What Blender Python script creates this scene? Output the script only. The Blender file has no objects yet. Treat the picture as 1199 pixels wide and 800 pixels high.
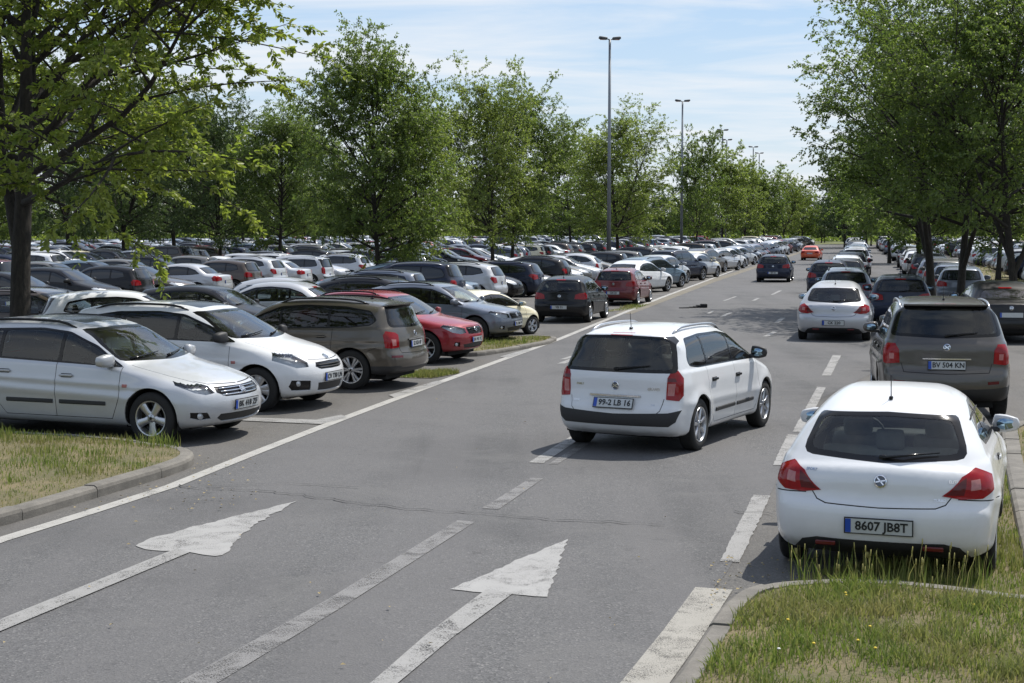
import bpy, bmesh, math, random
import numpy as np
from mathutils import Vector, Matrix

SC = bpy.context.scene
COL = SC.collection
RNG = random.Random(7)
NPR = np.random.RandomState(11)
R = math.radians

# ------------------------------------------------------------------ objects
def link(o):
    COL.objects.link(o)
    return o

def empty(name, loc=(0, 0, 0), rz=0.0, scale=None):
    o = bpy.data.objects.new(name, None)
    o.empty_display_size = 0.2
    o.location = loc
    o.rotation_euler = (0, 0, rz)
    if scale: o.scale = scale
    return link(o)

def tag(o, label=None, cat=None, group=None, kind=None):
    if label: o['label'] = label
    if cat: o['category'] = cat
    if group: o['group'] = group
    if kind: o['kind'] = kind
    return o

def mesh_from(name, verts, faces, mats=(), mat_idx=None, normals=None, smooth=True):
    me = bpy.data.meshes.new(name)
    me.from_pydata([tuple(v) for v in verts], [], [tuple(int(i) for i in f) for f in faces])
    for m in mats: me.materials.append(m)
    n = len(me.polygons)
    if mat_idx is not None and len(mat_idx) == n:
        me.polygons.foreach_set('material_index', np.asarray(mat_idx, dtype=np.int32))
    me.polygons.foreach_set('use_smooth', np.full(n, bool(smooth)))
    me.update()
    if normals is not None:
        me.normals_split_custom_set_from_vertices([tuple(v) for v in normals])
    return me

def obj(name, me, parent=None, loc=None, rot=None):
    o = bpy.data.objects.new(name, me)
    if parent is not None: o.parent = parent
    if loc is not None: o.location = loc
    if rot is not None: o.rotation_euler = rot
    return link(o)

class MB:
    """collects simple shapes into one mesh"""
    def __init__(s): s.v = []; s.f = []; s.m = []
    def add(s, v, f, m=0):
        b = len(s.v); s.v += [tuple(p) for p in v]
        s.f += [tuple(b + i for i in q) for q in f]; s.m += [m] * len(f)
    def box(s, c, d, m=0, rot=None, taper=1.0):
        x, y, z = d[0] / 2, d[1] / 2, d[2] / 2
        P = [Vector((sx * x * (taper if sz > 0 else 1), sy * y * (taper if sz > 0 else 1), sz * z)) for sz in (-1, 1) for sx, sy in ((-1, -1), (1, -1), (1, 1), (-1, 1))]
        if rot is not None: P = [rot @ p for p in P]
        s.add([p + Vector(c) for p in P], [(3, 2, 1, 0), (4, 5, 6, 7), (0, 1, 5, 4), (1, 2, 6, 5), (2, 3, 7, 6), (3, 0, 4, 7)], m)
    def rbox(s, c, d, b=0.03, m=0, rot=None, seg=2):
        bm = bmesh.new(); bmesh.ops.create_cube(bm, size=1)
        bmesh.ops.scale(bm, vec=d, verts=bm.verts)
        bmesh.ops.bevel(bm, geom=bm.edges[:], offset=min(b, min(d) * .49), segments=seg, profile=.6, affect='EDGES')
        bm.verts.index_update()
        P = [v.co.copy() for v in bm.verts]
        if rot is not None: P = [rot @ p for p in P]
        F = [[v.index for v in f.verts] for f in bm.faces]; bm.free()
        s.add([p + Vector(c) for p in P], F, m)
    def tube(s, pts, r, n=8, m=0, cap=True):
        pts = [Vector(p) for p in pts]; rr = r if isinstance(r, (list, tuple)) else [r] * len(pts)
        V = []; F = []
        t0 = (pts[1] - pts[0]).normalized()
        a = t0.orthogonal().normalized()
        for i, p in enumerate(pts):
            t = (pts[min(i + 1, len(pts) - 1)] - pts[max(i - 1, 0)])
            t = t.normalized() if t.length > 1e-9 else t0
            a = (a - t * a.dot(t))
            a = a.normalized() if a.length > 1e-6 else t.orthogonal().normalized()
            b = t.cross(a)
            for k in range(n):
                q = 2 * math.pi * k / n
                V.append(p + (a * math.cos(q) + b * math.sin(q)) * rr[i])
        for i in range(len(pts) - 1):
            for k in range(n):
                F.append((i * n + k, i * n + (k + 1) % n, (i + 1) * n + (k + 1) % n, (i + 1) * n + k))
        if cap:
            F.append(tuple(range(n))[::-1]); F.append(tuple((len(pts) - 1) * n + k for k in range(n)))
        s.add(V, F, m)
    def lathe_y(s, prof, n=32, m=0, c=(0, 0, 0)):
        """prof: (radius, y) revolved about the y axis"""
        V = []; F = []
        for (r, y) in prof:
            for k in range(n):
                q = 2 * math.pi * k / n
                V.append((c[0] + r * math.cos(q), c[1] + y, c[2] + r * math.sin(q)))
        for i in range(len(prof) - 1):
            for k in range(n):
                F.append((i * n + k, i * n + (k + 1) % n, (i + 1) * n + (k + 1) % n, (i + 1) * n + k))
        s.add(V, F, m)
    def mesh(s, name, mats, smooth=True):
        return mesh_from(name, s.v, s.f, mats, s.m, smooth=smooth)
    def build(s, name, mats, parent=None, smooth=True, loc=None, rot=None):
        return obj(name, s.mesh(name, mats, smooth), parent, loc, rot)

# ------------------------------------------------------------------ materials
def new_mat(name):
    m = bpy.data.materials.new(name); m.use_nodes = True
    nt = m.node_tree
    for n in list(nt.nodes): nt.nodes.remove(n)
    out = nt.nodes.new('ShaderNodeOutputMaterial')
    return m, nt, out

def N(nt, typ, **kw):
    n = nt.nodes.new(typ)
    for k, v in kw.items():
        if k in n.inputs: n.inputs[k].default_value = v
        else: setattr(n, k, v)
    return n

def L(nt, a, b): nt.links.new(a, b)

def ramp(nt, src, stops, interp='LINEAR'):
    n = nt.nodes.new('ShaderNodeValToRGB'); n.color_ramp.interpolation = interp
    e = n.color_ramp.elements
    while len(e) < len(stops): e.new(0.5)
    for i, (p, c) in enumerate(stops):
        e[i].position = p; e[i].color = (c[0], c[1], c[2], 1) if not isinstance(c, (int, float)) else (c, c, c, 1)
    L(nt, src, n.inputs['Fac'])
    return n.outputs['Color']

def noise(nt, scale, detail=4, rough=0.55, coord='Object', dist=0.0):
    tc = nt.nodes.new('ShaderNodeTexCoord')
    n = N(nt, 'ShaderNodeTexNoise', Scale=scale, Detail=detail, Roughness=rough, Distortion=dist)
    L(nt, tc.outputs[coord], n.inputs['Vector'])
    return n.outputs['Fac']

def mix(nt, fac, a, b, mode='MIX'):
    n = nt.nodes.new('ShaderNodeMix'); n.data_type = 'RGBA'; n.blend_type = mode
    for sock, val in ((n.inputs[0], fac), (n.inputs[6], a), (n.inputs[7], b)):
        if hasattr(val, 'is_output'): L(nt, val, sock)
        elif isinstance(val, (int, float)): sock.default_value = val
        else: sock.default_value = (val[0], val[1], val[2], 1)
    return n.outputs[2]

def princ(nt, out, color=(.5, .5, .5), rough=.5, metal=0., **kw):
    p = nt.nodes.new('ShaderNodeBsdfPrincipled')
    for k, v in (('Base Color', color), ('Roughness', rough), ('Metallic', metal)):
        if hasattr(v, 'is_output'): L(nt, v, p.inputs[k])
        elif k == 'Base Color': p.inputs[k].default_value = (*v, 1)
        else: p.inputs[k].default_value = v
    for k, v in kw.items():
        k = k.replace('_', ' ')
        if hasattr(v, 'is_output'): L(nt, v, p.inputs[k])
        else: p.inputs[k].default_value = v
    L(nt, p.outputs[0], out.inputs['Surface'])
    return p

def bump(nt, h, p, strength=.3, dist=.01):
    b = N(nt, 'ShaderNodeBump', Strength=strength, Distance=dist)
    L(nt, h, b.inputs['Height']); L(nt, b.outputs[0], p.inputs['Normal'])

def simple(name, color, rough=.5, metal=0., var=.0, scale=30., **kw):
    m, nt, out = new_mat(name)
    c = color
    if var:
        f = noise(nt, scale, 5)
        c = mix(nt, f, [x * (1 - var) for x in color], [min(1, x * (1 + var)) for x in color])
    princ(nt, out, c, rough, metal, **kw)
    return m

def paint(name, color, metal=0.0, rough=.45):
    """car paint: clear coat over base, faint dust and road film towards the sills"""
    m, nt, out = new_mat(name)
    tc = nt.nodes.new('ShaderNodeTexCoord')
    n1 = N(nt, 'ShaderNodeTexNoise', Scale=3.0, Detail=6, Roughness=.65); L(nt, tc.outputs['Object'], n1.inputs['Vector'])
    n2 = N(nt, 'ShaderNodeTexNoise', Scale=60., Detail=3); L(nt, tc.outputs['Object'], n2.inputs['Vector'])
    sep = nt.nodes.new('ShaderNodeSeparateXYZ'); L(nt, tc.outputs['Object'], sep.inputs[0])
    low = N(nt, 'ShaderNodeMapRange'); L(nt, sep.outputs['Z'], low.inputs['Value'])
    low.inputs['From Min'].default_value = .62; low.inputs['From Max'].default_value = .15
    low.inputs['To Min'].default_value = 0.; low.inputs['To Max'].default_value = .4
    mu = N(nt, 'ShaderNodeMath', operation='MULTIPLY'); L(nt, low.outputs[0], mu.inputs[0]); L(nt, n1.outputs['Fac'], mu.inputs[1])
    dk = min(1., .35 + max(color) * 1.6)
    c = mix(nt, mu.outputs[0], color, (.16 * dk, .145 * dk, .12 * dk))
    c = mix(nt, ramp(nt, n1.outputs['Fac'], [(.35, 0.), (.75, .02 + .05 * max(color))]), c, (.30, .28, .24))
    r = N(nt, 'ShaderNodeMapRange'); L(nt, n1.outputs['Fac'], r.inputs['Value'])
    r.inputs['To Min'].default_value = .03; r.inputs['To Max'].default_value = .16
    p = princ(nt, out, c, rough, metal, Coat_Weight=.5 if max(color) < .05 else .85, Coat_IOR=1.5, Specular_IOR_Level=.12 if max(color) < .05 else .25)
    L(nt, r.outputs[0], p.inputs['Coat Roughness'])
    return m

def glass_mat(name, tint=(.42, .47, .45), dirt=.02, ior=1.45):
    m, nt, out = new_mat(name)
    tr = N(nt, 'ShaderNodeBsdfTransparent', Color=(*tint, 1))
    gl = N(nt, 'ShaderNodeBsdfGlossy', Roughness=.015)
    gl.inputs['Color'].default_value = (1, 1, 1, 1)
    fr = N(nt, 'ShaderNodeFresnel', IOR=ior)
    ad = N(nt, 'ShaderNodeMath', operation='MULTIPLY_ADD'); L(nt, fr.outputs[0], ad.inputs[0]); ad.inputs[1].default_value = 1.2; ad.inputs[2].default_value = .01
    ad.use_clamp = True
    ms = nt.nodes.new('ShaderNodeMixShader'); L(nt, ad.outputs[0], ms.inputs[0]); L(nt, tr.outputs[0], ms.inputs[1]); L(nt, gl.outputs[0], ms.inputs[2])
    df = N(nt, 'ShaderNodeBsdfDiffuse', Color=(.35, .34, .31, 1))
    m2 = nt.nodes.new('ShaderNodeMixShader'); m2.inputs[0].default_value = dirt
    L(nt, ms.outputs[0], m2.inputs[1]); L(nt, df.outputs[0], m2.inputs[2])
    L(nt, m2.outputs[0], out.inputs['Surface'])
    return m

M = {}
M['glass'] = glass_mat('car_glass', (.62, .67, .65))
M['glass_dark'] = glass_mat('tinted_glass', (.10, .11, .11))
M['glass_far'] = simple('far_glass', (.012, .015, .018), .04, 0, Specular_IOR_Level=.8)
M['lens'] = glass_mat('lamp_lens', (.85, .87, .88), .0)
M['trim'] = simple('black_trim', (.008, .008, .009), .16, var=.2, Specular_IOR_Level=.35)
M['plastic'] = simple('dark_plastic', (.022, .022, .023), .6, var=.3, scale=80)
M['seam'] = simple('panel_gap', (.006, .006, .006), .8)
M['rubber'] = simple('tyre_rubber', (.014, .014, .014), .85, var=.35, scale=25)
M['alloy'] = simple('alloy_wheel', (.50, .51, .53), .32, .85, var=.1)
M['steel'] = simple('dark_wheel_well', (.008, .008, .008), .9)
M['chrome'] = simple('chrome', (.75, .76, .78), .12, 1.)
M['reflector'] = simple('lamp_reflector', (.50, .52, .54), .30, .35, var=.4, scale=22)
M['badge'] = simple('badge_field', (.12, .13, .15), .3, .6)
M['seat'] = simple('seat_cloth', (.045, .045, .048), .9, var=.3, scale=15)
M['seat_light'] = simple('beige_seat_cloth', (.36, .34, .30), .9, var=.2, scale=15)
M['lining'] = simple('headliner', (.24, .235, .22), .95)
M['dash'] = simple('dashboard', (.035, .035, .037), .7, var=.2)
M['mirror'] = simple('mirror_glass', (.30, .42, .50), .04, 1.)
M['plate'] = simple('plate_white', (.46, .48, .48), .35, var=.12, scale=12)
M['plate_blue'] = simple('plate_blue', (.01, .06, .36), .35)
M['plate_ink'] = simple('plate_ink', (.01, .011, .014), .5)
M['red_lens'] = simple('red_lens', (.26, .004, .007), .12, 0, var=.4, scale=18, Specular_IOR_Level=.4)
M['red_deep'] = simple('dark_red_lens', (.09, .003, .005), .14, 0)
M['amber'] = simple('amber_lens', (.75, .20, .02), .1, 0, Coat_Weight=1.)
M['clear_lens'] = simple('pale_lens', (.42, .17, .16), .12, 0, var=.3, scale=40)
M['sunroof'] = simple('sunroof_glass', (.008, .008, .009), .2, Specular_IOR_Level=.2)
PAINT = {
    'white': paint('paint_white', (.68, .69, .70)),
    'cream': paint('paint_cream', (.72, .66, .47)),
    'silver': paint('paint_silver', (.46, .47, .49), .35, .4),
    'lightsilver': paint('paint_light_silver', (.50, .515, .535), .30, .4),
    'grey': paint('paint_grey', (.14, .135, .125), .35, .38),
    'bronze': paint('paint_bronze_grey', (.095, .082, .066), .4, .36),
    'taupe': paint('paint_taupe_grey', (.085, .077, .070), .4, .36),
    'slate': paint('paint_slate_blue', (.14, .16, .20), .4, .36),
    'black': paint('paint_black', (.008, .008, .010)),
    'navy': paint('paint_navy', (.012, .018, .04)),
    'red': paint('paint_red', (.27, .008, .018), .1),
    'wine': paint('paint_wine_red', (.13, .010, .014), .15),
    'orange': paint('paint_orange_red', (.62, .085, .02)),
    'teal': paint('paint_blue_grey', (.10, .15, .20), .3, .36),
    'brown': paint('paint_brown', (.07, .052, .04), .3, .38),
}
# ================================================================== cars
def catmull(pts, n=7):
    P = [np.array(p, float) for p in pts]; out = []
    for i in range(len(P) - 1):
        p0 = P[max(i - 1, 0)]; p1 = P[i]; p2 = P[i + 1]; p3 = P[min(i + 2, len(P) - 1)]
        d1 = max(np.linalg.norm(p2 - p1), 1e-6) ** .5
        d0 = max(np.linalg.norm(p1 - p0), 1e-6) ** .5 if i else d1
        d2 = max(np.linalg.norm(p3 - p2), 1e-6) ** .5 if i + 2 < len(P) else d1
        m1 = (p2 - p1) + d1 * ((p1 - p0) / d0 - (p2 - p0) / (d0 + d1)) if i else (p2 - p1)
        m2 = (p2 - p1) + d1 * ((p3 - p2) / d2 - (p3 - p1) / (d1 + d2)) if i + 2 < len(P) else (p2 - p1)
        for k in range(n):
            t = k / n; t2 = t * t; t3 = t2 * t
            out.append((2 * t3 - 3 * t2 + 1) * p1 + (t3 - 2 * t2 + t) * m1 + (-2 * t3 + 3 * t2) * p2 + (t3 - t2) * m2)
    out.append(P[-1]); return np.array(out)

def sdpoly(px, pz, poly):
    px = px.ravel(); pz = pz.ravel()
    a = poly; b = np.roll(poly, -1, 0)
    if len(px) < 400:
        e = b - a; wx = px[:, None] - a[:, 0]; wz = pz[:, None] - a[:, 1]
        t = np.clip((wx * e[:, 0] + wz * e[:, 1]) / np.maximum((e * e).sum(1), 1e-12), 0, 1)
        d = ((wx - e[:, 0] * t) ** 2 + (wz - e[:, 1] * t) ** 2).min(1)
        ez = np.where(e[:, 1] == 0, 1, e[:, 1])
        c = ((a[:, 1] <= pz[:, None]) != (b[:, 1] <= pz[:, None])) & (px[:, None] < a[:, 0] + wz * e[:, 0] / ez)
        return np.where(c.sum(1) % 2 == 1, -1., 1.) * np.sqrt(d)
    best = np.full(px.shape, 1e9); inside = np.zeros(px.shape, bool)
    for (ax, az), (bx, bz) in zip(a, b):
        ex, ez = bx - ax, bz - az
        wx, wz = px - ax, pz - az
        t = np.clip((wx * ex + wz * ez) / max(ex * ex + ez * ez, 1e-12), 0, 1)
        d = (wx - ex * t) ** 2 + (wz - ez * t) ** 2
        np.minimum(best, d, out=best)
        if az != bz:
            c = ((az <= pz) != (bz <= pz)) & (px < ax + (pz - az) * ex / ez)
            inside ^= c
    return np.where(inside, -1., 1.) * np.sqrt(best)

def smax(a, b, k):
    h = np.maximum(k - np.abs(a - b), 0) / k
    return np.maximum(a, b) + h * h * k * .25

def sstep(a, b, x):
    t = np.clip((x - a) / (b - a), 0, 1); return t * t * (3 - 2 * t)

def round_poly(pts, r=.04, n=3):
    out = []; P = [np.array(p, float) for p in pts]; m = len(P)
    for i in range(m):
        a, b, c = P[i - 1], P[i], P[(i + 1) % m]
        u = a - b; v = c - b; lu, lv = np.linalg.norm(u), np.linalg.norm(v)
        rr = r[i] if isinstance(r, (list, tuple)) else r
        q = min(rr, lu * .45, lv * .45)
        if q < 1e-3: out.append(b); continue
        s = b + u / lu * q; e = b + v / lv * q
        for k in range(n + 1):
            t = k / n; out.append((1 - t) ** 2 * s + 2 * t * (1 - t) * b + t * t * e)
    return [tuple(p) for p in out]

def inset(poly, d):
    P = [np.array(p, float) for p in poly]
    P = [p for i, p in enumerate(P) if np.linalg.norm(p - P[i - 1]) > 1e-6]
    m = len(P); A = sum(P[i - 1][0] * P[i][1] - P[i][0] * P[i - 1][1] for i in range(m))
    sg = 1 if A > 0 else -1; out = []
    for i in range(m):
        e1 = P[i] - P[i - 1]; e2 = P[(i + 1) % m] - P[i]
        n1 = np.array((-e1[1], e1[0])) / np.linalg.norm(e1) * sg; n2 = np.array((-e2[1], e2[0])) / np.linalg.norm(e2) * sg
        k = max(1 + n1.dot(n2), .5)
        out.append(tuple(P[i] + (n1 + n2) / k * d))
    return out

def clipx(poly, x0, x1):
    for sgn, lim in ((1, x0), (-1, x1)):
        out = []
        for i in range(len(poly)):
            a, b = poly[i - 1], poly[i]
            ia, ib = sgn * (a[0] - lim) >= 0, sgn * (b[0] - lim) >= 0
            if ia != ib:
                t = (lim - a[0]) / (b[0] - a[0]); out.append((lim, a[1] + t * (b[1] - a[1])))
            if ib: out.append(b)
        poly = out
        if len(poly) < 3: return []
    return poly

def in_poly(u, v, poly):
    c = False; j = len(poly) - 1
    for i in range(len(poly)):
        (x1, y1), (x2, y2) = poly[i], poly[j]
        if (y1 > v) != (y2 > v) and u < (x2 - x1) * (v - y1) / (y2 - y1) + x1: c = not c
        j = i
    return c

class Shape:
    """smooth solid of a car body, given by its side outline, plan and cross-section"""
    def __init__(s, sp):
        s.sp = sp
        up = catmull(sp['sil'], 6)
        s.poly = up
        s.hw = sp['hw']; s.H = sp['sil'] and max(p[1] for p in sp['sil'])
        bx, bz = zip(*sp['belt']); s.bx, s.bz = np.array(bx), np.array(bz)
        t = np.linspace(0, 1.05, 300)
        prof = sp.get('prof', [(0, .88), (.15, .93), (.3, .965), (.5, .995), (.68, 1.0), (.86, .985), (1.0, .955), (1.05, .94)])
        w = np.interp(t, *zip(*prof)); k = np.hanning(41); k /= k.sum()
        w = np.convolve(np.pad(w, 20, 'edge'), k, 'valid')
        s.pt, s.pw = t, w
        s.x0, s.x1 = min(p[0] for p in sp['sil']), max(p[0] for p in sp['sil'])
    def belt(s, x):
        return np.interp(x, s.bx, s.bz)
    def f(s, P):
        sp = s.sp; x, y, z = P[:, 0], np.abs(P[:, 1]), P[:, 2]
        yn = y / s.hw
        xe = x + sp.get('cf', .26) * yn ** 2.4 * sstep(.0, s.x1, x) - sp.get('cr', .20) * yn ** 2.4 * sstep(-.3, s.x0, x)
        ze = z + sp.get('crown', .05) * yn ** 2 * sstep(.5, 1.0, z)
        f1 = sdpoly(xe, ze, s.poly)
        b = s.belt(x)
        lo = np.interp(z / b, s.pt, s.pw) * s.hw
        zz = np.maximum(z - b, 0)
        up = s.pw[285] * s.hw - sp.get('ledge', .012) * sstep(0, .05, zz) - sp.get('tumble', .42) * zz - .10 * zz * zz
        w = np.where(z < b, lo, np.minimum(lo, up))
        w = w - .10 * sstep(s.x1 - .75, s.x1, x) - .06 * sstep(s.x0 + .6, s.x0, x)
        ra = sp['r'] + .05
        for ax in (sp['xf'], sp['xr']):
            d = np.hypot(x - ax, z - sp['r'])
            w = w + sp.get('flare', .022) * np.exp(-((d - ra) / .085) ** 2)
        for (za, zb, amp, wd) in sp.get('crease', [(.52, .60, .012, .05)]):
            zc = za + (zb - za) * (x - s.x1) / (s.x0 - s.x1)
            w = w + amp * np.exp(-((z - zc) / wd) ** 2) * sstep(s.x1 - .3, s.x1 - .9, x) * sstep(s.x0 + .1, s.x0 + .6, x)
        f2 = (y - w) * .93
        k = sp.get('k', .10) + .10 * sstep(.95, 1.2, z)
        return smax(f1, f2, k)
    def grad(s, P, e=.004):
        g = np.zeros_like(P)
        for i in range(3):
            d = np.zeros(3); d[i] = e
            g[:, i] = (s.f(P + d) - s.f(P - d)) / (2 * e)
        return g
    def project(s, P, it=3):
        for _ in range(it):
            g = s.grad(P); gg = np.maximum((g * g).sum(1), .05)
            P = P - g * (s.f(P) / gg)[:, None]
        return P
    def march(s, kind, a, b):
        """surface point seen from the front / rear / side / top"""
        if kind == 'F': o, d = np.array([[s.x1 + .3, a, b]]), np.array([-1., 0, 0])
        elif kind == 'R': o, d = np.array([[s.x0 - .3, a, b]]), np.array([1., 0, 0])
        elif kind == 'S': o, d = np.array([[a, s.hw + .3, b]]), np.array([0, -1., 0])
        else: o, d = np.array([[a, b, s.H + .3]]), np.array([0, 0, -1.])
        for _ in range(70):
            v = float(s.f(o)[0])
            if v < .0008: break
            o = o + d * v * .75
        return o[0]

def surface_nets(shape, h):
    sp = shape.sp
    xs = np.arange(shape.x0 - 2.5 * h, shape.x1 + 2.5 * h, h)
    ys = np.arange(-1.5 * h, shape.hw + 3 * h, h)
    zs = np.arange(.10, shape.H + 2.5 * h, h)
    X, Y, Z = np.meshgrid(xs, ys, zs, indexing='ij')
    F = shape.f(np.stack([X.ravel(), Y.ravel(), Z.ravel()], 1)).reshape(X.shape)
    S = F < 0
    nx, ny, nz = F.shape
    cnt = np.zeros((nx - 1, ny - 1, nz - 1)); acc = np.zeros((nx - 1, ny - 1, nz - 1, 3))
    off = [(0, 0, 0), (1, 0, 0), (0, 1, 0), (1, 1, 0), (0, 0, 1), (1, 0, 1), (0, 1, 1), (1, 1, 1)]
    for i, a in enumerate(off):
        for b in off[i + 1:]:
            if sum(abs(a[k] - b[k]) for k in range(3)) != 1: continue
            sl = lambda o: (slice(o[0], nx - 1 + o[0]), slice(o[1], ny - 1 + o[1]), slice(o[2], nz - 1 + o[2]))
            fa, fb = F[sl(a)], F[sl(b)]
            c = (fa < 0) != (fb < 0)
            t = np.where(c, fa / np.where(c, fa - fb, 1), 0)
            cnt += c
            for k in range(3): acc[..., k] += c * (a[k] + t * (b[k] - a[k]))
    act = cnt > 0
    idx = -np.ones(act.shape, int); idx[act] = np.arange(act.sum())
    ijk = np.argwhere(act)
    V = (ijk + acc[act] / cnt[act][:, None]) * h + np.array([xs[0], ys[0], zs[0]])
    Fc = []
    for ax in range(3):
        u, w = (ax + 1) % 3, (ax + 2) % 3
        n = [nx, ny, nz]
        sl0 = [slice(None)] * 3; sl1 = [slice(None)] * 3
        sl0[ax] = slice(0, n[ax] - 1); sl1[ax] = slice(1, n[ax])
        ch = S[tuple(sl0)] != S[tuple(sl1)]
        for e in np.argwhere(ch):
            if e[u] == 0 or e[w] == 0 or e[u] >= n[u] - 1 or e[w] >= n[w] - 1: continue
            q = []
            for du, dw in ((-1, -1), (0, -1), (0, 0), (-1, 0)):
                c = e.copy(); c[u] += du; c[w] += dw; q.append(idx[tuple(c)])
            if min(q) < 0: continue
            Fc.append(q if S[tuple(e)] else q[::-1])
    V = shape.project(V, 2)
    # a little relaxation for even quads
    E = np.array([(q[i], q[(i + 1) % 4]) for q in Fc for i in range(4)])
    for _ in range(2):
        a = np.zeros_like(V); c = np.zeros(len(V))
        np.add.at(a, E[:, 0], V[E[:, 1]]); np.add.at(c, E[:, 0], 1)
        np.add.at(a, E[:, 1], V[E[:, 0]]); np.add.at(c, E[:, 1], 1)
        V = V * .5 + a / np.maximum(c, 1)[:, None] * .5
        V = shape.project(V, 1)
    return shape.project(V, 2), Fc

class Shell:
    def __init__(s, shape, h):
        s.sh = shape
        V, F = surface_nets(shape, h)
        s.bm = bm = bmesh.new()
        vs = [bm.verts.new(v) for v in V]
        for f in F: bm.faces.new([vs[i] for i in f])
        g = bm.verts[:] + bm.edges[:] + bm.faces[:]
        bmesh.ops.bisect_plane(bm, geom=g, dist=1e-5, plane_co=(0, 0, 0), plane_no=(0, -1, 0), clear_outer=True)
        for v in bm.verts:
            if abs(v.co.y) < 2e-4: v.co.y = 0
        s.rid = bm.faces.layers.int.new('rid'); s.names = ['body']
        bm.normal_update()
    def basis(s, proj):
        if proj == 'S': return Vector((0, 1, 0)), Vector((1, 0, 0)), Vector((0, 0, 1))
        if proj == 'F': return Vector((1, 0, 0)), Vector((0, 1, 0)), Vector((0, 0, 1))
        if proj == 'R': return Vector((-1, 0, 0)), Vector((0, 1, 0)), Vector((0, 0, 1))
        if proj == 'T': return Vector((0, 0, 1)), Vector((1, 0, 0)), Vector((0, 1, 0))
        a = R(proj); d = Vector((math.cos(a), math.sin(a), 0))
        return d, Vector((-math.sin(a), math.cos(a), 0)), Vector((0, 0, 1))
    def pts(s, proj, P):
        """3-D control points -> 2-D polygon of that projection"""
        d, U, W = s.basis(proj); out = []
        for p in P:
            q = Vector(s.sh.march(*p)); out.append((q.dot(U), q.dot(W)))
        return out
    def region(s, name, proj, poly, frm=('body',), nmin=.12, cond=None):
        bm = s.bm; d, U, W = s.basis(proj); rl = s.rid
        ids = {s.names.index(n) for n in frm if n in s.names}
        if name not in s.names: s.names.append(name)
        rid = s.names.index(name)
        us = [p[0] for p in poly]; ws = [p[1] for p in poly]; m = .012
        lo = (min(us) - m, min(ws) - m); hi = (max(us) + m, max(ws) + m)
        cand = []
        for f in bm.faces:
            if f[rl] not in ids or f.normal.dot(d) < nmin: continue
            c = f.calc_center_median()
            if cond and not cond(c): continue
            u, w = c.dot(U), c.dot(W)
            if lo[0] - .09 < u < hi[0] + .09 and lo[1] - .09 < w < hi[1] + .09: cand.append(f)
        cand = set(cand)
        for i in range(len(poly)):
            a, b = poly[i - 1], poly[i]
            if abs(a[0] - b[0]) + abs(a[1] - b[1]) < 1e-5: continue
            e0, e1 = (min(a[0], b[0]) - .002, min(a[1], b[1]) - .002), (max(a[0], b[0]) + .002, max(a[1], b[1]) + .002)
            nx, nz = (b[1] - a[1]), -(b[0] - a[0])
            fs = []
            for f in cand:
                sd = []; u0 = w0 = 1e9; u1 = w1 = -1e9
                for v in f.verts:
                    u, w = v.co.dot(U), v.co.dot(W)
                    u0 = min(u0, u); u1 = max(u1, u); w0 = min(w0, w); w1 = max(w1, w)
                    sd.append((u - a[0]) * nx + (w - a[1]) * nz)
                if u1 < e0[0] or u0 > e1[0] or w1 < e0[1] or w0 > e1[1]: continue
                if min(sd) * max(sd) >= 0: continue
                fs.append(f)
            if not fs: continue
            g = set(fs)
            for f in fs: g.update(f.edges); g.update(f.verts)
            n3 = (U * nx + W * nz).normalized(); co = U * a[0] + W * a[1]
            old = {f: f.normal.copy() for f in fs}
            r = bmesh.ops.bisect_plane(bm, geom=list(g), dist=2e-5, plane_co=co, plane_no=n3)
            for e in r['geom']:
                if isinstance(e, bmesh.types.BMFace): cand.add(e)
            for f in list(r['geom_cut']):
                if isinstance(f, bmesh.types.BMEdge):
                    for q in f.link_faces:
                        if q[rl] in ids: cand.add(q)
        n = 0
        for f in cand:
            if not f.is_valid or f[rl] not in ids: continue
            c = f.calc_center_median()
            if cond and not cond(c): continue
            f.normal_update()
            if f.normal.dot(d) < nmin: continue
            if in_poly(c.dot(U), c.dot(W), poly): f[rl] = rid; n += 1
        return n
    def stroke(s, name, proj, line, w=.008, frm=('body',), nmin=.1, cond=None):
        for i in range(len(line) - 1):
            a, b = np.array(line[i]), np.array(line[i + 1]); t = (b - a)
            ln = np.linalg.norm(t)
            if ln < 1e-4: continue
            t /= ln; n = np.array((-t[1], t[0])) * w / 2
            a = a - t * w * .3; b = b + t * w * .3
            s.region(name, proj, [tuple(a + n), tuple(b + n), tuple(b - n), tuple(a - n)], frm, nmin, cond)
    def planes(s, name, tests, frm=('body',)):
        """all faces on the positive side of each plane (co, no)"""
        bm = s.bm; rl = s.rid; ids = {s.names.index(n) for n in frm}
        if name not in s.names: s.names.append(name)
        rid = s.names.index(name)
        for co, no in tests:
            co, no = Vector(co), Vector(no)
            fs = [f for f in bm.faces if f[rl] in ids and min((v.co - co).dot(no) for v in f.verts) * max((v.co - co).dot(no) for v in f.verts) < 0
                  and all((f.calc_center_median() - Vector(c2)).dot(Vector(n2)) > -.08 for c2, n2 in tests)]
            g = set(fs)
            for f in fs: g.update(f.edges); g.update(f.verts)
            if g: bmesh.ops.bisect_plane(bm, geom=list(g), dist=2e-5, plane_co=co, plane_no=no)
        for f in bm.faces:
            if f[rl] in ids:
                c = f.calc_center_median()
                if all((c - Vector(co)).dot(Vector(no)) > 0 for co, no in tests): f[rl] = rid
    def finish(s):
        bm = s.bm; bm.verts.ensure_lookup_table(); bm.verts.index_update()
        s.V = np.array([v.co[:] for v in bm.verts]); g = s.sh.grad(s.V)
        s.Nn = g / np.maximum(np.linalg.norm(g, axis=1), 1e-6)[:, None]
        s.fr = {}
        for f in bm.faces: s.fr.setdefault(s.names[f[s.rid]], []).append([v.index for v in f.verts])
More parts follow.
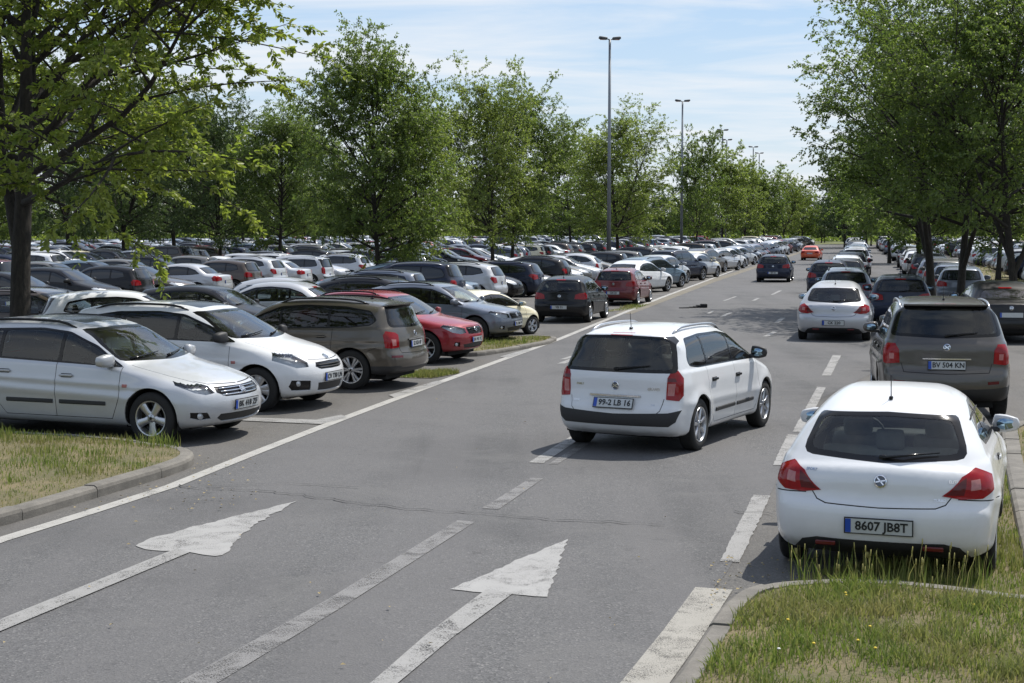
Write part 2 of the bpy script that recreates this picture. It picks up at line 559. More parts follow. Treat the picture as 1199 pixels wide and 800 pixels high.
    def piece(s, names, off=0.0, side=0, flange=.018, lining=None):
        """(verts, faces, normals, part-index) of region(s): side 0 both halves merged, +1 left, -1 right"""
        if isinstance(names, str): names = [names]
        Vs, Fs, Ns, Ms = [], [], [], []
        for mi, nm in enumerate(names):
            faces = s.fr.get(nm, [])
            if lining is not None: faces = [f for f in faces if np.mean(s.V[f, 2]) > lining]
            if not faces: continue
            use = sorted({i for f in faces for i in f}); mp = {i: k for k, i in enumerate(use)}
            V0 = s.V[use] + s.Nn[use] * off; N0 = s.Nn[use].copy()
            on = np.abs(s.V[use][:, 1]) < 1e-5
            V0[on, 1] = 0; N0[on, 1] = 0
            F0 = [[mp[i] for i in f] for f in faces]
            ec = {}
            for f in F0:
                for i in range(len(f)):
                    a, b = f[i - 1], f[i]; k = (min(a, b), max(a, b)); ec.setdefault(k, []).append((a, b))
            FV, FF, FN = [], [], []
            if flange:
                for k, l in ec.items():
                    if len(l) == 1 and not (on[k[0]] and on[k[1]]):
                        a, b = l[0]; base = len(FV)
                        pa, pb = V0[a], V0[b]; qa, qb = pa - N0[a] * flange, pb - N0[b] * flange
                        fn = np.cross(pb - pa, -N0[a]); fn = fn / max(np.linalg.norm(fn), 1e-9)
                        fn = -fn if False else fn
                        FV += [pb, pa, qa, qb]; FN += [-fn] * 4; FF.append([base, base + 1, base + 2, base + 3])
            def put(V, F, Nr):
                b = sum(len(v) for v in Vs)
                Vs.append(V); Ns.append(Nr); Fs.extend([[b + i for i in f] for f in F]); Ms.extend([mi] * len(F))
            fl = (np.array(FV), FF, np.array(FN)) if FV else None
            if side == 0:
                b = sum(len(v) for v in Vs); n = len(V0)
                mir = np.where(on)[0]; second = np.array([i if on[i] else -1 for i in range(n)])
                oth = [i for i in range(n) if not on[i]]; m2 = {i: n + k for k, i in enumerate(oth)}
                for i in mir: m2[i] = i
                V1 = V0[oth] * [1, -1, 1]; N1 = N0[oth] * [1, -1, 1]
                put(np.vstack([V0, V1]) if len(oth) else V0, F0 + [[m2[i] for i in f][::-1] for f in F0], np.vstack([N0, N1]) if len(oth) else N0)
                if fl:
                    put(fl[0], fl[1], fl[2]); put(fl[0] * [1, -1, 1], [f[::-1] for f in fl[1]], fl[2] * [1, -1, 1])
            elif side == 1:
                put(V0, F0, N0)
                if fl: put(*fl)
            else:
                put(V0 * [1, -1, 1], [f[::-1] for f in F0], N0 * [1, -1, 1])
                if fl: put(fl[0] * [1, -1, 1], [f[::-1] for f in fl[1]], fl[2] * [1, -1, 1])
        if not Vs: return None
        return np.vstack(Vs), Fs, np.vstack(Ns), Ms

def wheel_meshes(r, style):
    """tyre and rim meshes, axle along y, outer face towards +y"""
    w = .205; rr = r * style.get('rim', .66)
    t = MB(); h = w / 2
    t.lathe_y([(rr - .004, h - .018), (rr + .012, h - .004), (rr + .03, h), (r - .03, h - .002), (r - .008, h - .018), (r - .001, h - .035), (r, h - .05),
               (r, -h + .05), (r - .008, -h + .018), (r - .03, -h), (rr, -h + .01)], 40)
    for k in range(3):
        yy = -.045 + .045 * k
    tyre = t.mesh('tyre', [M['rubber']])
    m = MB()
    m.lathe_y([(rr + .006, h - .006), (rr + .004, h - .002), (rr - .008, h - .006), (rr - .014, h - .022), (rr - .02, h - .06), (rr - .03, -h * .4)], 40, 0)
    m.lathe_y([(rr - .02, h - .095), (.0, h - .095)], 24, 1)       # dark behind the spokes
    m.lathe_y([(.115, h - .080), (.115, h - .072), (.03, h - .070), (.0, h - .070)], 20, 2)
    ns = style.get('n', 5); tw = style.get('w', .05); dbl = style.get('double', 0)
    dish = style.get('dish', .030)
    def spoke(q, sw):
        c, s_ = math.cos(q), math.sin(q)
        V = []
        for (rad, half, y0) in ((.035, sw * .62, h - dish - .002), (rr * .45, sw * .52, h - dish * .75), (rr - .010, sw * .72, h - .012)):
            for (tt, yy) in ((-half, y0 - .012), (-half * .55, y0), (half * .55, y0), (half, y0 - .012), (half, y0 - .04), (-half, y0 - .04)):
                V.append((rad * c - tt * s_, yy, rad * s_ + tt * c))
        F = []
        for i in range(2):
            for k in range(6):
                F.append((i * 6 + k, i * 6 + (k + 1) % 6, (i + 1) * 6 + (k + 1) % 6, (i + 1) * 6 + k))
        F += [tuple(range(6))[::-1], tuple(12 + k for k in range(6))]
        m.add(V, F, 0)
    for k in range(ns):
        q = 2 * math.pi * k / ns + .3
        if dbl:
            spoke(q - dbl, tw); spoke(q + dbl, tw)
        else: spoke(q, tw)
    m.lathe_y([(.052, h - dish - .03), (.050, h - dish + .006), (.04, h - dish + .012), (0, h - dish + .013)], 20, 0)
    m.lathe_y([(.020, h - dish + .0125), (.018, h - dish + .018), (0, h - dish + .018)], 14, 1)
    for k in range(5):
        q = 2 * math.pi * k / 5
        m.lathe_y([(.007, h - dish + .014), (.006, h - dish + .017), (0, h - dish + .017)], 8, 2, (.034 * math.cos(q), 0, .034 * math.sin(q)))
    rim = m.mesh('rim', [M['alloy'], M['trim'], M['plastic']])
    for me in (tyre, rim):
        me.set_sharp_from_angle(angle=R(38))
    return tyre, rim

_TEXT = {}
def text_mesh(txt, size, mat, ext=.0012):
    k = (txt, size, mat.name)
    if k in _TEXT: return _TEXT[k]
    cu = bpy.data.curves.new('lettering', 'FONT'); cu.body = txt; cu.size = size; cu.extrude = ext
    cu.align_x = 'CENTER'; cu.align_y = 'CENTER'; cu.resolution_u = 2; cu.offset = size * .022
    o = bpy.data.objects.new('lettering_source', cu); COL.objects.link(o)
    bpy.context.view_layer.update()
    dg = bpy.context.evaluated_depsgraph_get()
    me = bpy.data.meshes.new_from_object(o.evaluated_get(dg)); me.name = 'lettering'
    bpy.data.objects.remove(o); bpy.data.curves.remove(cu)
    me.materials.clear(); me.materials.append(mat)
    _TEXT[k] = me
    return me

def plate_mesh(w=.52, h=.11):
    m = MB()
    m.box((.0, 0, 0), (.010, w + .02, h + .018), 2)
    m.box((.0045, 0, 0), (.006, w, h), 0)
    m.box((.0060, -w / 2 + .022, 0), (.006, .044, h - .004), 1)        # blue band (viewer's left = -y seen from +x)
    return m.mesh('number_plate', [M['plate'], M['plate_blue'], M['plastic']], smooth=False)
PLATE = plate_mesh()

def seat_mesh(mat, wide=.50):
    m = MB()
    m.rbox((0.02, 0, .46), (.50, wide, .16), .05)
    m.rbox((-.26, 0, .76), (.14, wide * .94, .60), .06, 0, Matrix.Rotation(R(-16), 3, 'Y'))
    m.rbox((-.375, 0, 1.115), (.10, .26 if wide < .8 else .24, .17), .045, 0, Matrix.Rotation(R(-12), 3, 'Y'))
    m.tube([(-.34, .05, .98), (-.37, .05, 1.1)], .008, 6); m.tube([(-.34, -.05, .98), (-.37, -.05, 1.1)], .008, 6)
    return m.mesh('seat', [mat])

def mirror_meshes():
    """left-hand side (+y) door mirror housing (paint), base (plastic) and glass facing back"""
    bm = bmesh.new(); bmesh.ops.create_cube(bm, size=1); bmesh.ops.subdivide_edges(bm, edges=bm.edges[:], cuts=3, use_grid_fill=True)
    V = []
    for v in bm.verts:
        p = v.co * 2; q = p / max(abs(p.x), abs(p.y), abs(p.z)); sph = p.normalized()
        k = (p * .45 + sph * .75)
        x = k.x * .058 * (1.15 if k.x > 0 else .55); y = k.y * .105; z = k.z * .068
        z *= 1 - .18 * (k.y); x -= .02 * k.y
        V.append((x, .135 + y, .03 + z))
    bm.verts.index_update(); F = [[w.index for w in f.verts] for f in bm.faces]; bm.free()
    h = MB(); h.add(V, F)
    g = MB(); g.add([(-.046 + dx, .135 + .088 * math.cos(t), .03 + .050 * math.sin(t) * (1 - .15 * math.cos(t))) for dx in (0, .004) for t in [2 * math.pi * i / 20 for i in range(20)]],
                    [tuple(range(20))[::-1]] + [(i, (i + 1) % 20, 20 + (i + 1) % 20, 20 + i) for i in range(20)])
    b = MB(); b.rbox((.0, .03, -.025), (.075, .10, .045), .018); b.rbox((.01, -.005, -.03), (.13, .025, .07), .01)
    return h, b, g
MIRROR = mirror_meshes()

def arc_pts(cx, cz, r, a0, a1, n):
    return [(cx + r * math.cos(R(a0 + (a1 - a0) * i / n)), cz + r * math.sin(R(a0 + (a1 - a0) * i / n))) for i in range(n + 1)]

class CarType:
    """meshes of one kind of car; .make(...) links one car as Empty + parts"""
    def __init__(s, sp, hi=True):
        s.sp = sp; s.hi = hi; s.parts = []          # (name, mesh, loc, rot, parent index, paint?)
        sh = s.sh = Shape(sp)
        S = Shell(sh, sp.get('h', .034) if hi else sp.get('hl', .075))
        r, xf, xr = sp['r'], sp['xf'], sp['xr']; ra = r + .045
        side = lambda c: c.y > sh.hw * .62
        for ax in (xf, xr):
            n = 22 if hi else 10
            poly = arc_pts(ax, r + .008, ra, -25, 205, n) + [(ax - ra * .92, .06), (ax + ra * .92, .06)]
            S.region('arch_hole', 'S', poly, ('body',), -.6, side)
        # ---------------- side glass
        dlo = round_poly(sp['dlo'], .05 if hi else .03, 2)
        S.region('side_trim', 'S', dlo, ('body',), .12)
        ins = inset(sp['dlo'], .024)
        px = sp['pillars']; panes = []
        for i in range(len(px) - 1):
            q = clipx(ins, min(px[i], px[i + 1]) + .024, max(px[i], px[i + 1]) - .024)
            if len(q) < 3: continue
            nm = 'pane%d' % i
            S.region(nm, 'S', round_poly(q, .035, 2), ('side_trim',), .05); panes.append(nm)
        # ---------------- windscreen, rear window
        zb, yb, zt, yt = sp['ws']
        out = [(-.05, zb), (yb, zb + .02), (yt, zt), (-.05, zt + .012)]
        S.region('ws_trim', 'F', round_poly(out, [0, .05, .05, 0], 2), ('body',), .10, lambda c: c.x > -.3)
        S.region('windscreen', 'F', round_poly([(-.05, zb + .035), (yb - .04, zb + .055), (yt - .03, zt - .025), (-.05, zt - .014)], [0, .05, .05, 0], 2), ('ws_trim',), .05)
        zb, yb, zt, yt = sp['rw']
        out = [(-.05, zb), (yb, zb + sp.get('rwup', .0)), (yt, zt - .02), (-.05, zt)]
        rq = sp.get('rwr', .07)
        S.region('rw_trim', 'R', round_poly(out, [0, rq, .05, 0], 3), ('body',), .10, lambda c: c.x < 0)
        S.region('rear_window', 'R', round_poly([(-.05, zb + .04), (yb - .055, zb + sp.get('rwup', 0) + .04), (yt - .045, zt - .05), (-.05, zt - .03)], [0, rq, .05, 0], 3), ('rw_trim',), .05)
        # ---------------- lamps
        hp = S.pts(sp.get('hproj', 40), sp['head']); S.region('headlight', sp.get('hproj', 40), hp, ('body',), .42, lambda c: c.x > 0)
        tp_ = sp.get('tproj', 140)
        tp = S.pts(tp_, sp['tail']); S.region('tail_light', tp_, tp, ('body',), .3, lambda c: c.x < 0)
        if hi:
            for k, (nm, pts) in enumerate(sp.get('tail_in', [])):
                S.region(nm, tp_, S.pts(tp_, pts), ('tail_light',), .02)
        # ---------------- grille, lower intake, black lower band
        for nm, proj, poly in sp['front']:
            S.region(nm, proj, poly, ('body',), .02, lambda c: c.x > 0)
        for nm, proj, poly in sp.get('rear', []):
            S.region(nm, proj, poly, ('body',), -.2, lambda c: c.x < xr)
        for nm, proj, poly in sp.get('side', []):
            S.region(nm, proj, poly, ('body',), -.3, side)
        if sp.get('sunroof') and hi:
            a, b, yy = sp['sunroof']; S.region('sunroof', 'T', round_poly([(a, -.1), (b, -.1), (b - .03, yy), (a + .03, yy)], [0, 0, .06, .06]), ('body',), .2)
        doors = []
        if hi:
            g = 'seam'
            for i, d in enumerate(sp['doors']):
                S.stroke(g, 'S', d, .009, ('body', 'side_clad'), .1); doors.append(d)
            hood = sp['hood']
            for ln in hood: S.stroke(g, ln[0], ln[1], .009, ('body',), .03)
            for ln in sp['gaps']: S.stroke(g, ln[0], ln[1], .009, ('body',), .03, (lambda c: c.x < 0) if ln[0] == 'R' else None)
            for i, d in enumerate(doors):
                S.region('door%d' % i, 'S', d if d[0] == d[-1] else d + [d[0]], ('body',), .02, side)
            zb = sp['bump_r']; S.planes('bumper_rear', [((sp['xr'] - ra * .75, 0, 0), (-1, 0, 0)), ((0, 0, zb), (0, 0, -1))])
            zb = sp['bump_f']; S.planes('bumper_front', [((sp['xf'] + ra * .75, 0, 0), (1, 0, 0)), ((0, 0, zb), (0, 0, -1))])
            xh = sp['hood_x']; S.planes('bonnet', [((xh, 0, 0), (1, 0, 0)), ((0, 0, sp['bump_f'] + .0), (0, 0, 1)), ((xh, sp['hood_y'], 0), (0.02, -1, 0))])
            S.planes('tailgate', [((sp['tg_x'], 0, 0), (-1, 0, 0)), ((0, 0, sp['bump_r']), (0, 0, 1)), ((0, sp['tg_y'], sp['tg_z']), (0, -1, -sp.get('tg_s', 0)))])
        S.finish()
        s.S = S
        P = s.parts
        def add(nm, pc, mats, parent=None, pnt=False, side=None):
            if pc is None: return None
            V, F, Nn, mi = pc
            P.append([nm, mesh_from(nm, V, F, mats, mi, Nn), None, None, parent, pnt]); return len(P) - 1
        dummy = PAINT['white']
        bp = S.piece('body')
        if hi:
            sp_ = S.piece(['seam'], -.005, 0, 0); n0 = len(bp[0])
            bp = (np.vstack([bp[0], sp_[0]]), bp[1] + [[n0 + i for i in f] for f in sp_[1]], np.vstack([bp[2], sp_[2]]), bp[3] + [1] * len(sp_[1]))
        body = add('body', bp, [dummy, M['seam']], pnt=True)
        if hi:
            add('bumper', S.piece('bumper_front'), [dummy], pnt=True)
            br = add('bumper', S.piece('bumper_rear'), [dummy], pnt=True)
            bo = add('bonnet', S.piece('bonnet'), [dummy], pnt=True)
            tg = add('tailgate', S.piece('tailgate'), [dummy], pnt=True)
            dd = {}
            for i in range(len(doors)):
                for sd in (1, -1): dd[i, sd] = add('door', S.piece('door%d' % i, 0, sd), [dummy], pnt=True)
        gl = M['glass'] if hi else M['glass_far']; gd = M[sp.get('rear_glass', 'glass')] if hi else M['glass_far']
        for sd in (1, -1):
            add('window_trim', S.piece('side_trim', -.001, sd), [M['trim']], body)
            for i, nm in enumerate(panes):
                par = dd.get((i, sd)) if hi else None
                add('window' if i < 2 else 'quarter_window', S.piece(nm, -.004, sd, .006), [gl if i == 0 else gd], par)
        add('windscreen_trim', S.piece('ws_trim', -.001), [M['trim']], body)
        add('windscreen', S.piece('windscreen', -.003, 0, .006), [M['glass'] if hi else gl])
        rwt = add('rear_window_trim', S.piece('rw_trim', -.001), [M['trim']], body)
        rw = add('rear_window', S.piece('rear_window', -.003, 0, .006), [gd])
        for sd in (1, -1):
            if hi:
                hl = add('headlight', S.piece('headlight', .001, sd, .01), [M['lens']])
                add('reflector', S.piece('headlight', -.045, sd, 0), [M['reflector']], hl)
                c = np.mean([S.sh.march(*p) for p in sp['head']], axis=0)
                m = MB()
                for dq in (-.055, .05):
                    a = R(sp.get('hproj', 40)); cc = Vector((c[0] - .03 - math.sin(a) * dq, (c[1] + math.cos(a) * dq - .012) * sd, c[2] - .005))
                    dirv = Vector((1, .12 * sd, .05)).normalized(); rot = Vector((0, 1, 0)).rotation_difference(dirv).to_matrix()
                    t = MB(); t.lathe_y([(.046, .0), (.040, .012), (.034, .006), (.0, .016)], 18)
                    m.add([rot @ Vector(v) + cc for v in t.v], t.f)
                P.append(['projector', m.mesh('projector', [M['chrome']]), None, None, hl, False])
            else: add('headlight', S.piece('headlight', .001, sd, 0), [M['reflector']])
            names = ['tail_light'] + [n for n, _ in sp.get('tail_in', [])] if hi else ['tail_light']
            tmap = {'tail_light': M['red_lens'], 'tail_clear': M['clear_lens'], 'tail_dark': M['red_deep'], 'tail_amber': M['amber']}
            add('tail_light', S.piece(names, .007, sd, .02), [tmap[n] for n in names])
        fm = {'grille': M['trim'], 'intake': M['plastic'], 'clad_front': M['plastic'], 'fog': M['trim'], 'clad_rear': M['plastic'], 'side_clad': M['plastic'], 'reflector_rear': M['red_deep'], 'skid': M['alloy']}
        nmmap = {'grille': 'grille', 'intake': 'lower_grille', 'clad_front': 'lower_bumper', 'fog': 'fog_lamp_recess', 'clad_rear': 'lower_bumper', 'side_clad': 'sill_cladding', 'reflector_rear': 'reflector', 'skid': 'skid_plate'}
        for nm in list(dict.fromkeys([q[0] for q in sp['front'] + sp.get('rear', []) + sp.get('side', [])])):
            off = {'grille': -.012, 'intake': -.016, 'fog': -.02, 'reflector_rear': .004, 'clad_rear': .004, 'clad_front': .003, 'side_clad': .003, 'skid': .004}[nm]
            if nm in ('fog', 'reflector_rear') and hi:
                for sd in (1, -1): add(nmmap[nm], S.piece(nm, off, sd), [fm[nm]])
            else: add(nmmap[nm], S.piece(nm, off), [fm[nm]])
        if sp.get('sunroof') and hi: add('sunroof', S.piece('sunroof', -.002), [M['sunroof']])
        # ---------------- liner of the wheel wells + floor
        m = MB()
        for ax in (xf, xr):
            for sd in (1, -1):
                pr = arc_pts(ax, r, ra + .012, -20, 200, 12)
                V = [(x, sd * y, z) for (x, z) in pr for y in (sh.hw - .035, sh.hw - .36)]
                m.add(V, [(2 * i, 2 * i + 1, 2 * i + 3, 2 * i + 2) for i in range(12)])
                V2 = [(x, sd * (sh.hw - .36), z) for (x, z) in pr]; m.add(V2, [tuple(range(len(V2)))])
        m.box(((sh.x0 + sh.x1) / 2, 0, .235), (sh.x1 - sh.x0 - .75, sh.hw * 2 - .46, .11))
        P.append(['underbody', m.mesh('underbody', [M['steel']], False), None, None, body, False])
        # ---------------- wheels
        ty, ri = wheel_meshes(r, sp.get('wheel', {}))
        tr = sh.hw - .105 - sp.get('track_in', .0)
        for ax in (xf, xr):
            for sd in (1, -1):
                if hi:
                    P.append(['wheel', ri, (ax, sd * tr, r), (0, RNG.uniform(0, 6), 0) if sd == 1 else (0, RNG.uniform(0, 6), math.pi), None, False]); w = len(P) - 1
                    P.append(['tyre', ty, None, None, w, False])
                else:
                    b = bmesh.new(); b.from_mesh(ty); n0 = len(b.faces); b.free()
                    P.append(['wheel', s.simple_wheel(r, sp.get('wheel', {})), (ax, sd * tr, r), (0, 0, 0) if sd == 1 else (0, 0, math.pi), None, False])
        # ---------------- mirrors
        mx, mz = sp['mirror']; my = float(S.sh.march('S', mx, mz)[1])
        for sd in (1, -1):
            h, b_, g_ = MIRROR
            fl = lambda mb: ([(v[0], v[1] * sd, v[2]) for v in mb.v], [f if sd == 1 else f[::-1] for f in mb.f])
            def mk(nm, mb, mat):
                v, f = fl(mb); return mesh_from(nm, v, f, [mat])
            loc = (mx, sd * (my - .02), mz + .03)
            P.append(['mirror', mk('mirror', h, dummy if not sp.get('mirror_black') else M['plastic']), loc, None, None, not sp.get('mirror_black')]); mi = len(P) - 1
            if hi:
                P.append(['mirror_stalk', mk('mirror_stalk', b_, M['plastic']), None, None, mi, False])
                P.append(['mirror_glass', mk('mirror_glass', g_, M['mirror']), None, None, mi, False])
        if sp.get('rails'):
            a, b, yy = sp['rails']
            for sd in (1, -1):
                m = MB(); pts = []
                for i in range(13):
                    t = i / 12; x = a + (b - a) * t; q = S.sh.march('T', x, yy)
                    up = .045 * min(1, math.sin(math.pi * t) * 2.6); pts.append((x, sd * yy, q[2] + up - .006))
                m.tube(pts, [.012 if i in (0, 12) else .017 for i in range(13)], 8 if hi else 5)
                P.append(['roof_rail', m.mesh('roof_rail', [M[sp.get('rail_mat', 'trim')]]), None, None, body if hi else None, False])
        if not hi:
            q = S.sh.march('R', 0, sp['plate_z']); P.append(['number_plate', PLATE, (q[0] - .004, 0, sp['plate_z']), (0, 0, math.pi), None, False])
            return
        # ---------------- details of the near cars
        for i, (hx, hz) in enumerate(sp['handles']):
            for sd in (1, -1):
                yy = float(S.sh.march('S', hx, hz)[1])
                m = MB(); m.rbox((0, .020 * sd, 0), (.19, .020, .030), .009, 0); m.rbox((0, .002 * sd, -.002), (.15, .02, .05), .008, 1)
                P.append(['door_handle', m.mesh('door_handle', [dummy if not sp.get('handle_black') else M['trim'], M['seam']]), (hx, yy * sd, hz), None, dd.get((i, sd)), not sp.get('handle_black')])
        for zz in sp.get('strip', []):
            for sd in (1, -1):
                for i, (x0, x1) in enumerate(sp['strip_x']):
                    pts = [(x, (float(S.sh.march('S', x, zz)[1]) + .002) * sd, zz) for x in np.linspace(x0, x1, 7)]
                    m = MB()
                    V = []
                    for (x, y, z) in pts: V += [(x, y, z - .026), (x, y + .011 * sd, z - .016), (x, y + .011 * sd, z + .016), (x, y, z + .026)]
                    F = [(4 * k + j, 4 * k + j + 1, 4 * k + j + 5, 4 * k + j + 4) for k in range(6) for j in range(3)] + [(0, 1, 2, 3), (24, 25, 26, 27)]
                    m.add(V, F); P.append(['side_moulding', m.mesh('side_moulding', [M[sp.get('strip_mat', 'plastic')]], False), None, None, dd.get((i, sd)), False])
        # wipers
        q = S.sh.march('R', 0, sp['rw'][0] + .05); q2 = S.sh.march('R', -.42, sp['rw'][0] + .075)
        m = MB(); m.tube([(q[0] - .022, 0, q[2] - .01), (q[0] - .026, -.16, q[2] + .012), (q2[0] - .018, -.44, q2[2] + .012)], [.014, .010, .006], 6)
        m.rbox((q[0] - .01, 0, q[2] - .012), (.035, .06, .045), .012)
        if sp.get('rear_wiper', True): P.append(['wiper', m.mesh('wiper', [M['trim']]), None, None, rw, False])
        for (y0, y1) in ((.02, .62), (-.62, -.04)):
            pts = []
            for t in np.linspace(0, 1, 5):
                yy = y0 + (y1 - y0) * t; qq = S.sh.march('F', abs(yy), sp['ws'][0] + .035 + .05 * t); pts.append((qq[0] + .012, yy, qq[2] + .012))
            m = MB(); m.tube(pts, [.014, .012, .010, .008, .006], 6); P.append(['wiper', m.mesh('wiper', [M['trim']]), None, None, None, False])
        if sp.get('antenna'):
            ax_, = sp['antenna']; q = S.sh.march('T', ax_, 0)
            m = MB(); m.rbox((0, 0, .01), (.06, .035, .03), .012); m.tube([(0, 0, .02), (-.035, 0, .20)], [.005, .0035], 6)
            P.append(['antenna', m.mesh('antenna', [M['trim']]), (ax_, 0, q[2]), None, body, False])
        zt = sp['rw'][2] + .022
        q = S.sh.march('R', 0, zt); m = MB(); V = []
        for yy in np.linspace(-.15, .15, 7):
            qq = S.sh.march('R', abs(yy), zt); qb = S.sh.march('R', abs(yy), zt - .026); V += [(qq[0] - .003, yy, zt), (qq[0] - .012, yy, zt), (qb[0] - .012, yy, zt - .026), (qb[0] - .003, yy, zt - .026)]
        m.add(V, [(4 * k + j, 4 * k + (j + 1) % 4, 4 * k + 4 + (j + 1) % 4, 4 * k + 4 + j) for k in range(6) for j in range(4)])
        if sp.get('brake', True): P.append(['brake_light', m.mesh('brake_light', [M['red_lens']], False), None, None, tg, False])
        # plates and badges
        zp = sp['plate_z']; q = S.sh.march('R', .0, zp); qa = S.sh.march('R', .0, zp - .05); qb = S.sh.march('R', 0, zp + .05)
        tilt = math.atan2(qb[0] - qa[0], .10)
        s.plate_r = ((min(qa[0], qb[0], q[0]) - .006, 0, zp), tilt)
        zq = sp['plate_fz']; qa = S.sh.march('F', 0, zq - .05); qb = S.sh.march('F', 0, zq + .05)
        s.plate_f = ((max(qa[0], qb[0]) + .008, 0, zq), math.atan2(qa[0] - qb[0], .10))
        for (fr, zz, rad) in ((True, sp['badge_f'], .055), (False, sp['badge_r'], .05)):
            q = S.sh.march('F' if fr else 'R', 0, zz); m = MB()
            t = MB(); t.lathe_y([(rad, 0), (rad, .008), (rad * .84, .014), (rad * .74, .006)], 24); t.lathe_y([(rad * .76, .005), (0, .006)], 24, 1)
            for dq in ((0, 60, 120) if fr else (30, 150)):
                a = R(dq); t.box((0, .009, 0), (rad * 1.5, .006, rad * .22), 0, Matrix.Rotation(a, 3, 'Y'))
            nn = S.sh.grad(np.array([q]))[0]; rot = Vector((0, 1, 0)).rotation_difference(Vector(nn)).to_matrix()
            m.v += [tuple(rot @ Vector(v) + Vector(q)) for v in t.v]; m.f += t.f; m.m += t.m
            P.append(['badge', m.mesh('badge', [M['chrome'], M['badge']], False), None, None, bo if fr else tg, False])
        # tailgate handle moulding + small chrome lettering blocks are set per car
        # interior
        seat = seat_mesh(M[sp.get('seat', 'seat')]); bench = seat_mesh(M[sp.get('seat', 'seat')], 1.22)
        sx = sp.get('seat_x', .05); sz = sp.get('seat_z', .0)
        for sd in (1, -1): P.append(['seat', seat, (sx, sd * .36, sz), None, None, False])
        P.append(['rear_seat', bench, (sx - .86, 0, sz), None, None, False])
        m = MB(); zc = sp['ws'][0]
        m.rbox((sp['dash_x'] - .06, 0, zc - .22), (.34, sh.hw * 1.58, .26), .08); m.rbox((sp['dash_x'] + .05, 0, zc - .15), (.34, sh.hw * 1.5, .10), .04)
        t = MB(); t.lathe_y([(.185, -.012), (.197, 0), (.185, .012), (.172, 0), (.185, -.012)], 20)
        rot = Matrix.Rotation(R(62), 3, 'Z').to_3x3() if False else Vector((0, 1, 0)).rotation_difference(Vector((-1, 0, .35)).normalized()).to_matrix()
        m.add([rot @ Vector(v) + Vector((sp['dash_x'] - .36, .36, zc - .13)) for v in t.v], t.f)
        m.box((sp['dash_x'] - .29, .36, zc - .14), (.14, .06, .06))
        P.append(['dashboard', m.mesh('dashboard', [M['dash']]), None, None, None, False])
        m = MB(); pc = S.piece(['body', 'tailgate', 'door0', 'door1', 'side_trim'], -.034, 0, 0, sp['belt'][1][1] - .05)
        if pc is not None:
            V, F, Nn, _ = pc
            me = mesh_from('interior_lining', V, [f[::-1] for f in F], [M['lining']], None, -Nn); P.append(['interior_lining', me, None, None, body, False])
        pc = S.piece(['body', 'tailgate', 'door0', 'door1'], -.055, 0, 0)
        if pc is not None:
            V, F, Nn, _ = pc
            zl = sp['belt'][1][1] - .05
            keep = [f for f in F if np.mean(V[f, 2]) <= zl and sp['tg_x'] - .55 < np.mean(V[f, 0]) < sp['ws'][0] * 0 + sp['dash_x'] + .45 and np.mean(V[f, 2]) > .28]
            me = mesh_from('door_lining', V, [f[::-1] for f in keep], [M['dash']], None, -Nn); P.append(['door_lining', me, None, None, body, False])
        m = MB(); m.box(((sp['dash_x'] + sh.x0) / 2 + .05, 0, .32), (sp['dash_x'] - sh.x0 - .5, sh.hw * 1.66, .02))
        if sp.get('shelf', True): m.rbox((sx - 1.34, 0, sp['rw'][0] - .05), (.42, sh.hw * 1.45, .03), .01)
        P.append(['cabin_floor', m.mesh('cabin_floor', [M['dash']], False), None, None, body, False])
        q = S.sh.march('F', 0, sp['ws'][2] - .06); m = MB(); m.rbox((q[0] - .09, 0, sp['ws'][2] - .075), (.03, .24, .065), .012)
        P.append(['rear_view_mirror', m.mesh('rear_view_mirror', [M['trim']]), None, None, None, False])
        for fn in sp.get('extras', []): fn(s, dict(body=body, tailgate=tg, rear_window=rw, bonnet=bo, bumper=br))
    def single(s):
        """all parts of the coarse car in one mesh (for cars only a few pixels high)"""
        if hasattr(s, '_one'): return s._one
        V, F, MI, mats = [], [], [], [PAINT['white']]
        for (nm, me, lo_, ro, par, pnt) in s.parts:
            mt = Matrix.Translation(lo_ or (0, 0, 0)) @ Matrix.Rotation((ro or (0, 0, 0))[2], 4, 'Z')
            b = len(V); V += [tuple(mt @ v.co) for v in me.vertices]
            mm = []
            for i, m in enumerate(me.materials):
                if pnt and i == 0: mm.append(0); continue
                if m not in mats: mats.append(m)
                mm.append(mats.index(m))
            for p in me.polygons: F.append(tuple(b + i for i in p.vertices)); MI.append(mm[p.material_index])
        s._one = mesh_from('car_body', V, F, mats, MI); s._raw = (np.array(V), F, MI, mats)
        return s._one
    def simple_wheel(s, r, st):
        if hasattr(s, '_sw'): return s._sw
        m = MB(); h = .10; rr = r * st.get('rim', .66)
        m.lathe_y([(rr, h - .01), (rr + .02, h), (r - .02, h), (r, h - .03), (r, -h), (rr, -h)], 20, 0)
        m.lathe_y([(rr, h - .008), (rr - .02, h - .02)], 20, 1); m.lathe_y([(rr - .02, h - .05), (0, h - .05)], 20, 2)
        ns = st.get('n', 5)
        for k in range(ns):
            q = 2 * math.pi * k / ns; m.box((rr * .5 * math.cos(q), h - .03, rr * .5 * math.sin(q)), (rr * .95, .02, .055), 1, Matrix.Rotation(-q, 3, 'Y'))
        s._sw = m.mesh('wheel', [M['rubber'], M['alloy'], M['trim']]); s._sw.set_sharp_from_angle(angle=R(38))
        return s._sw
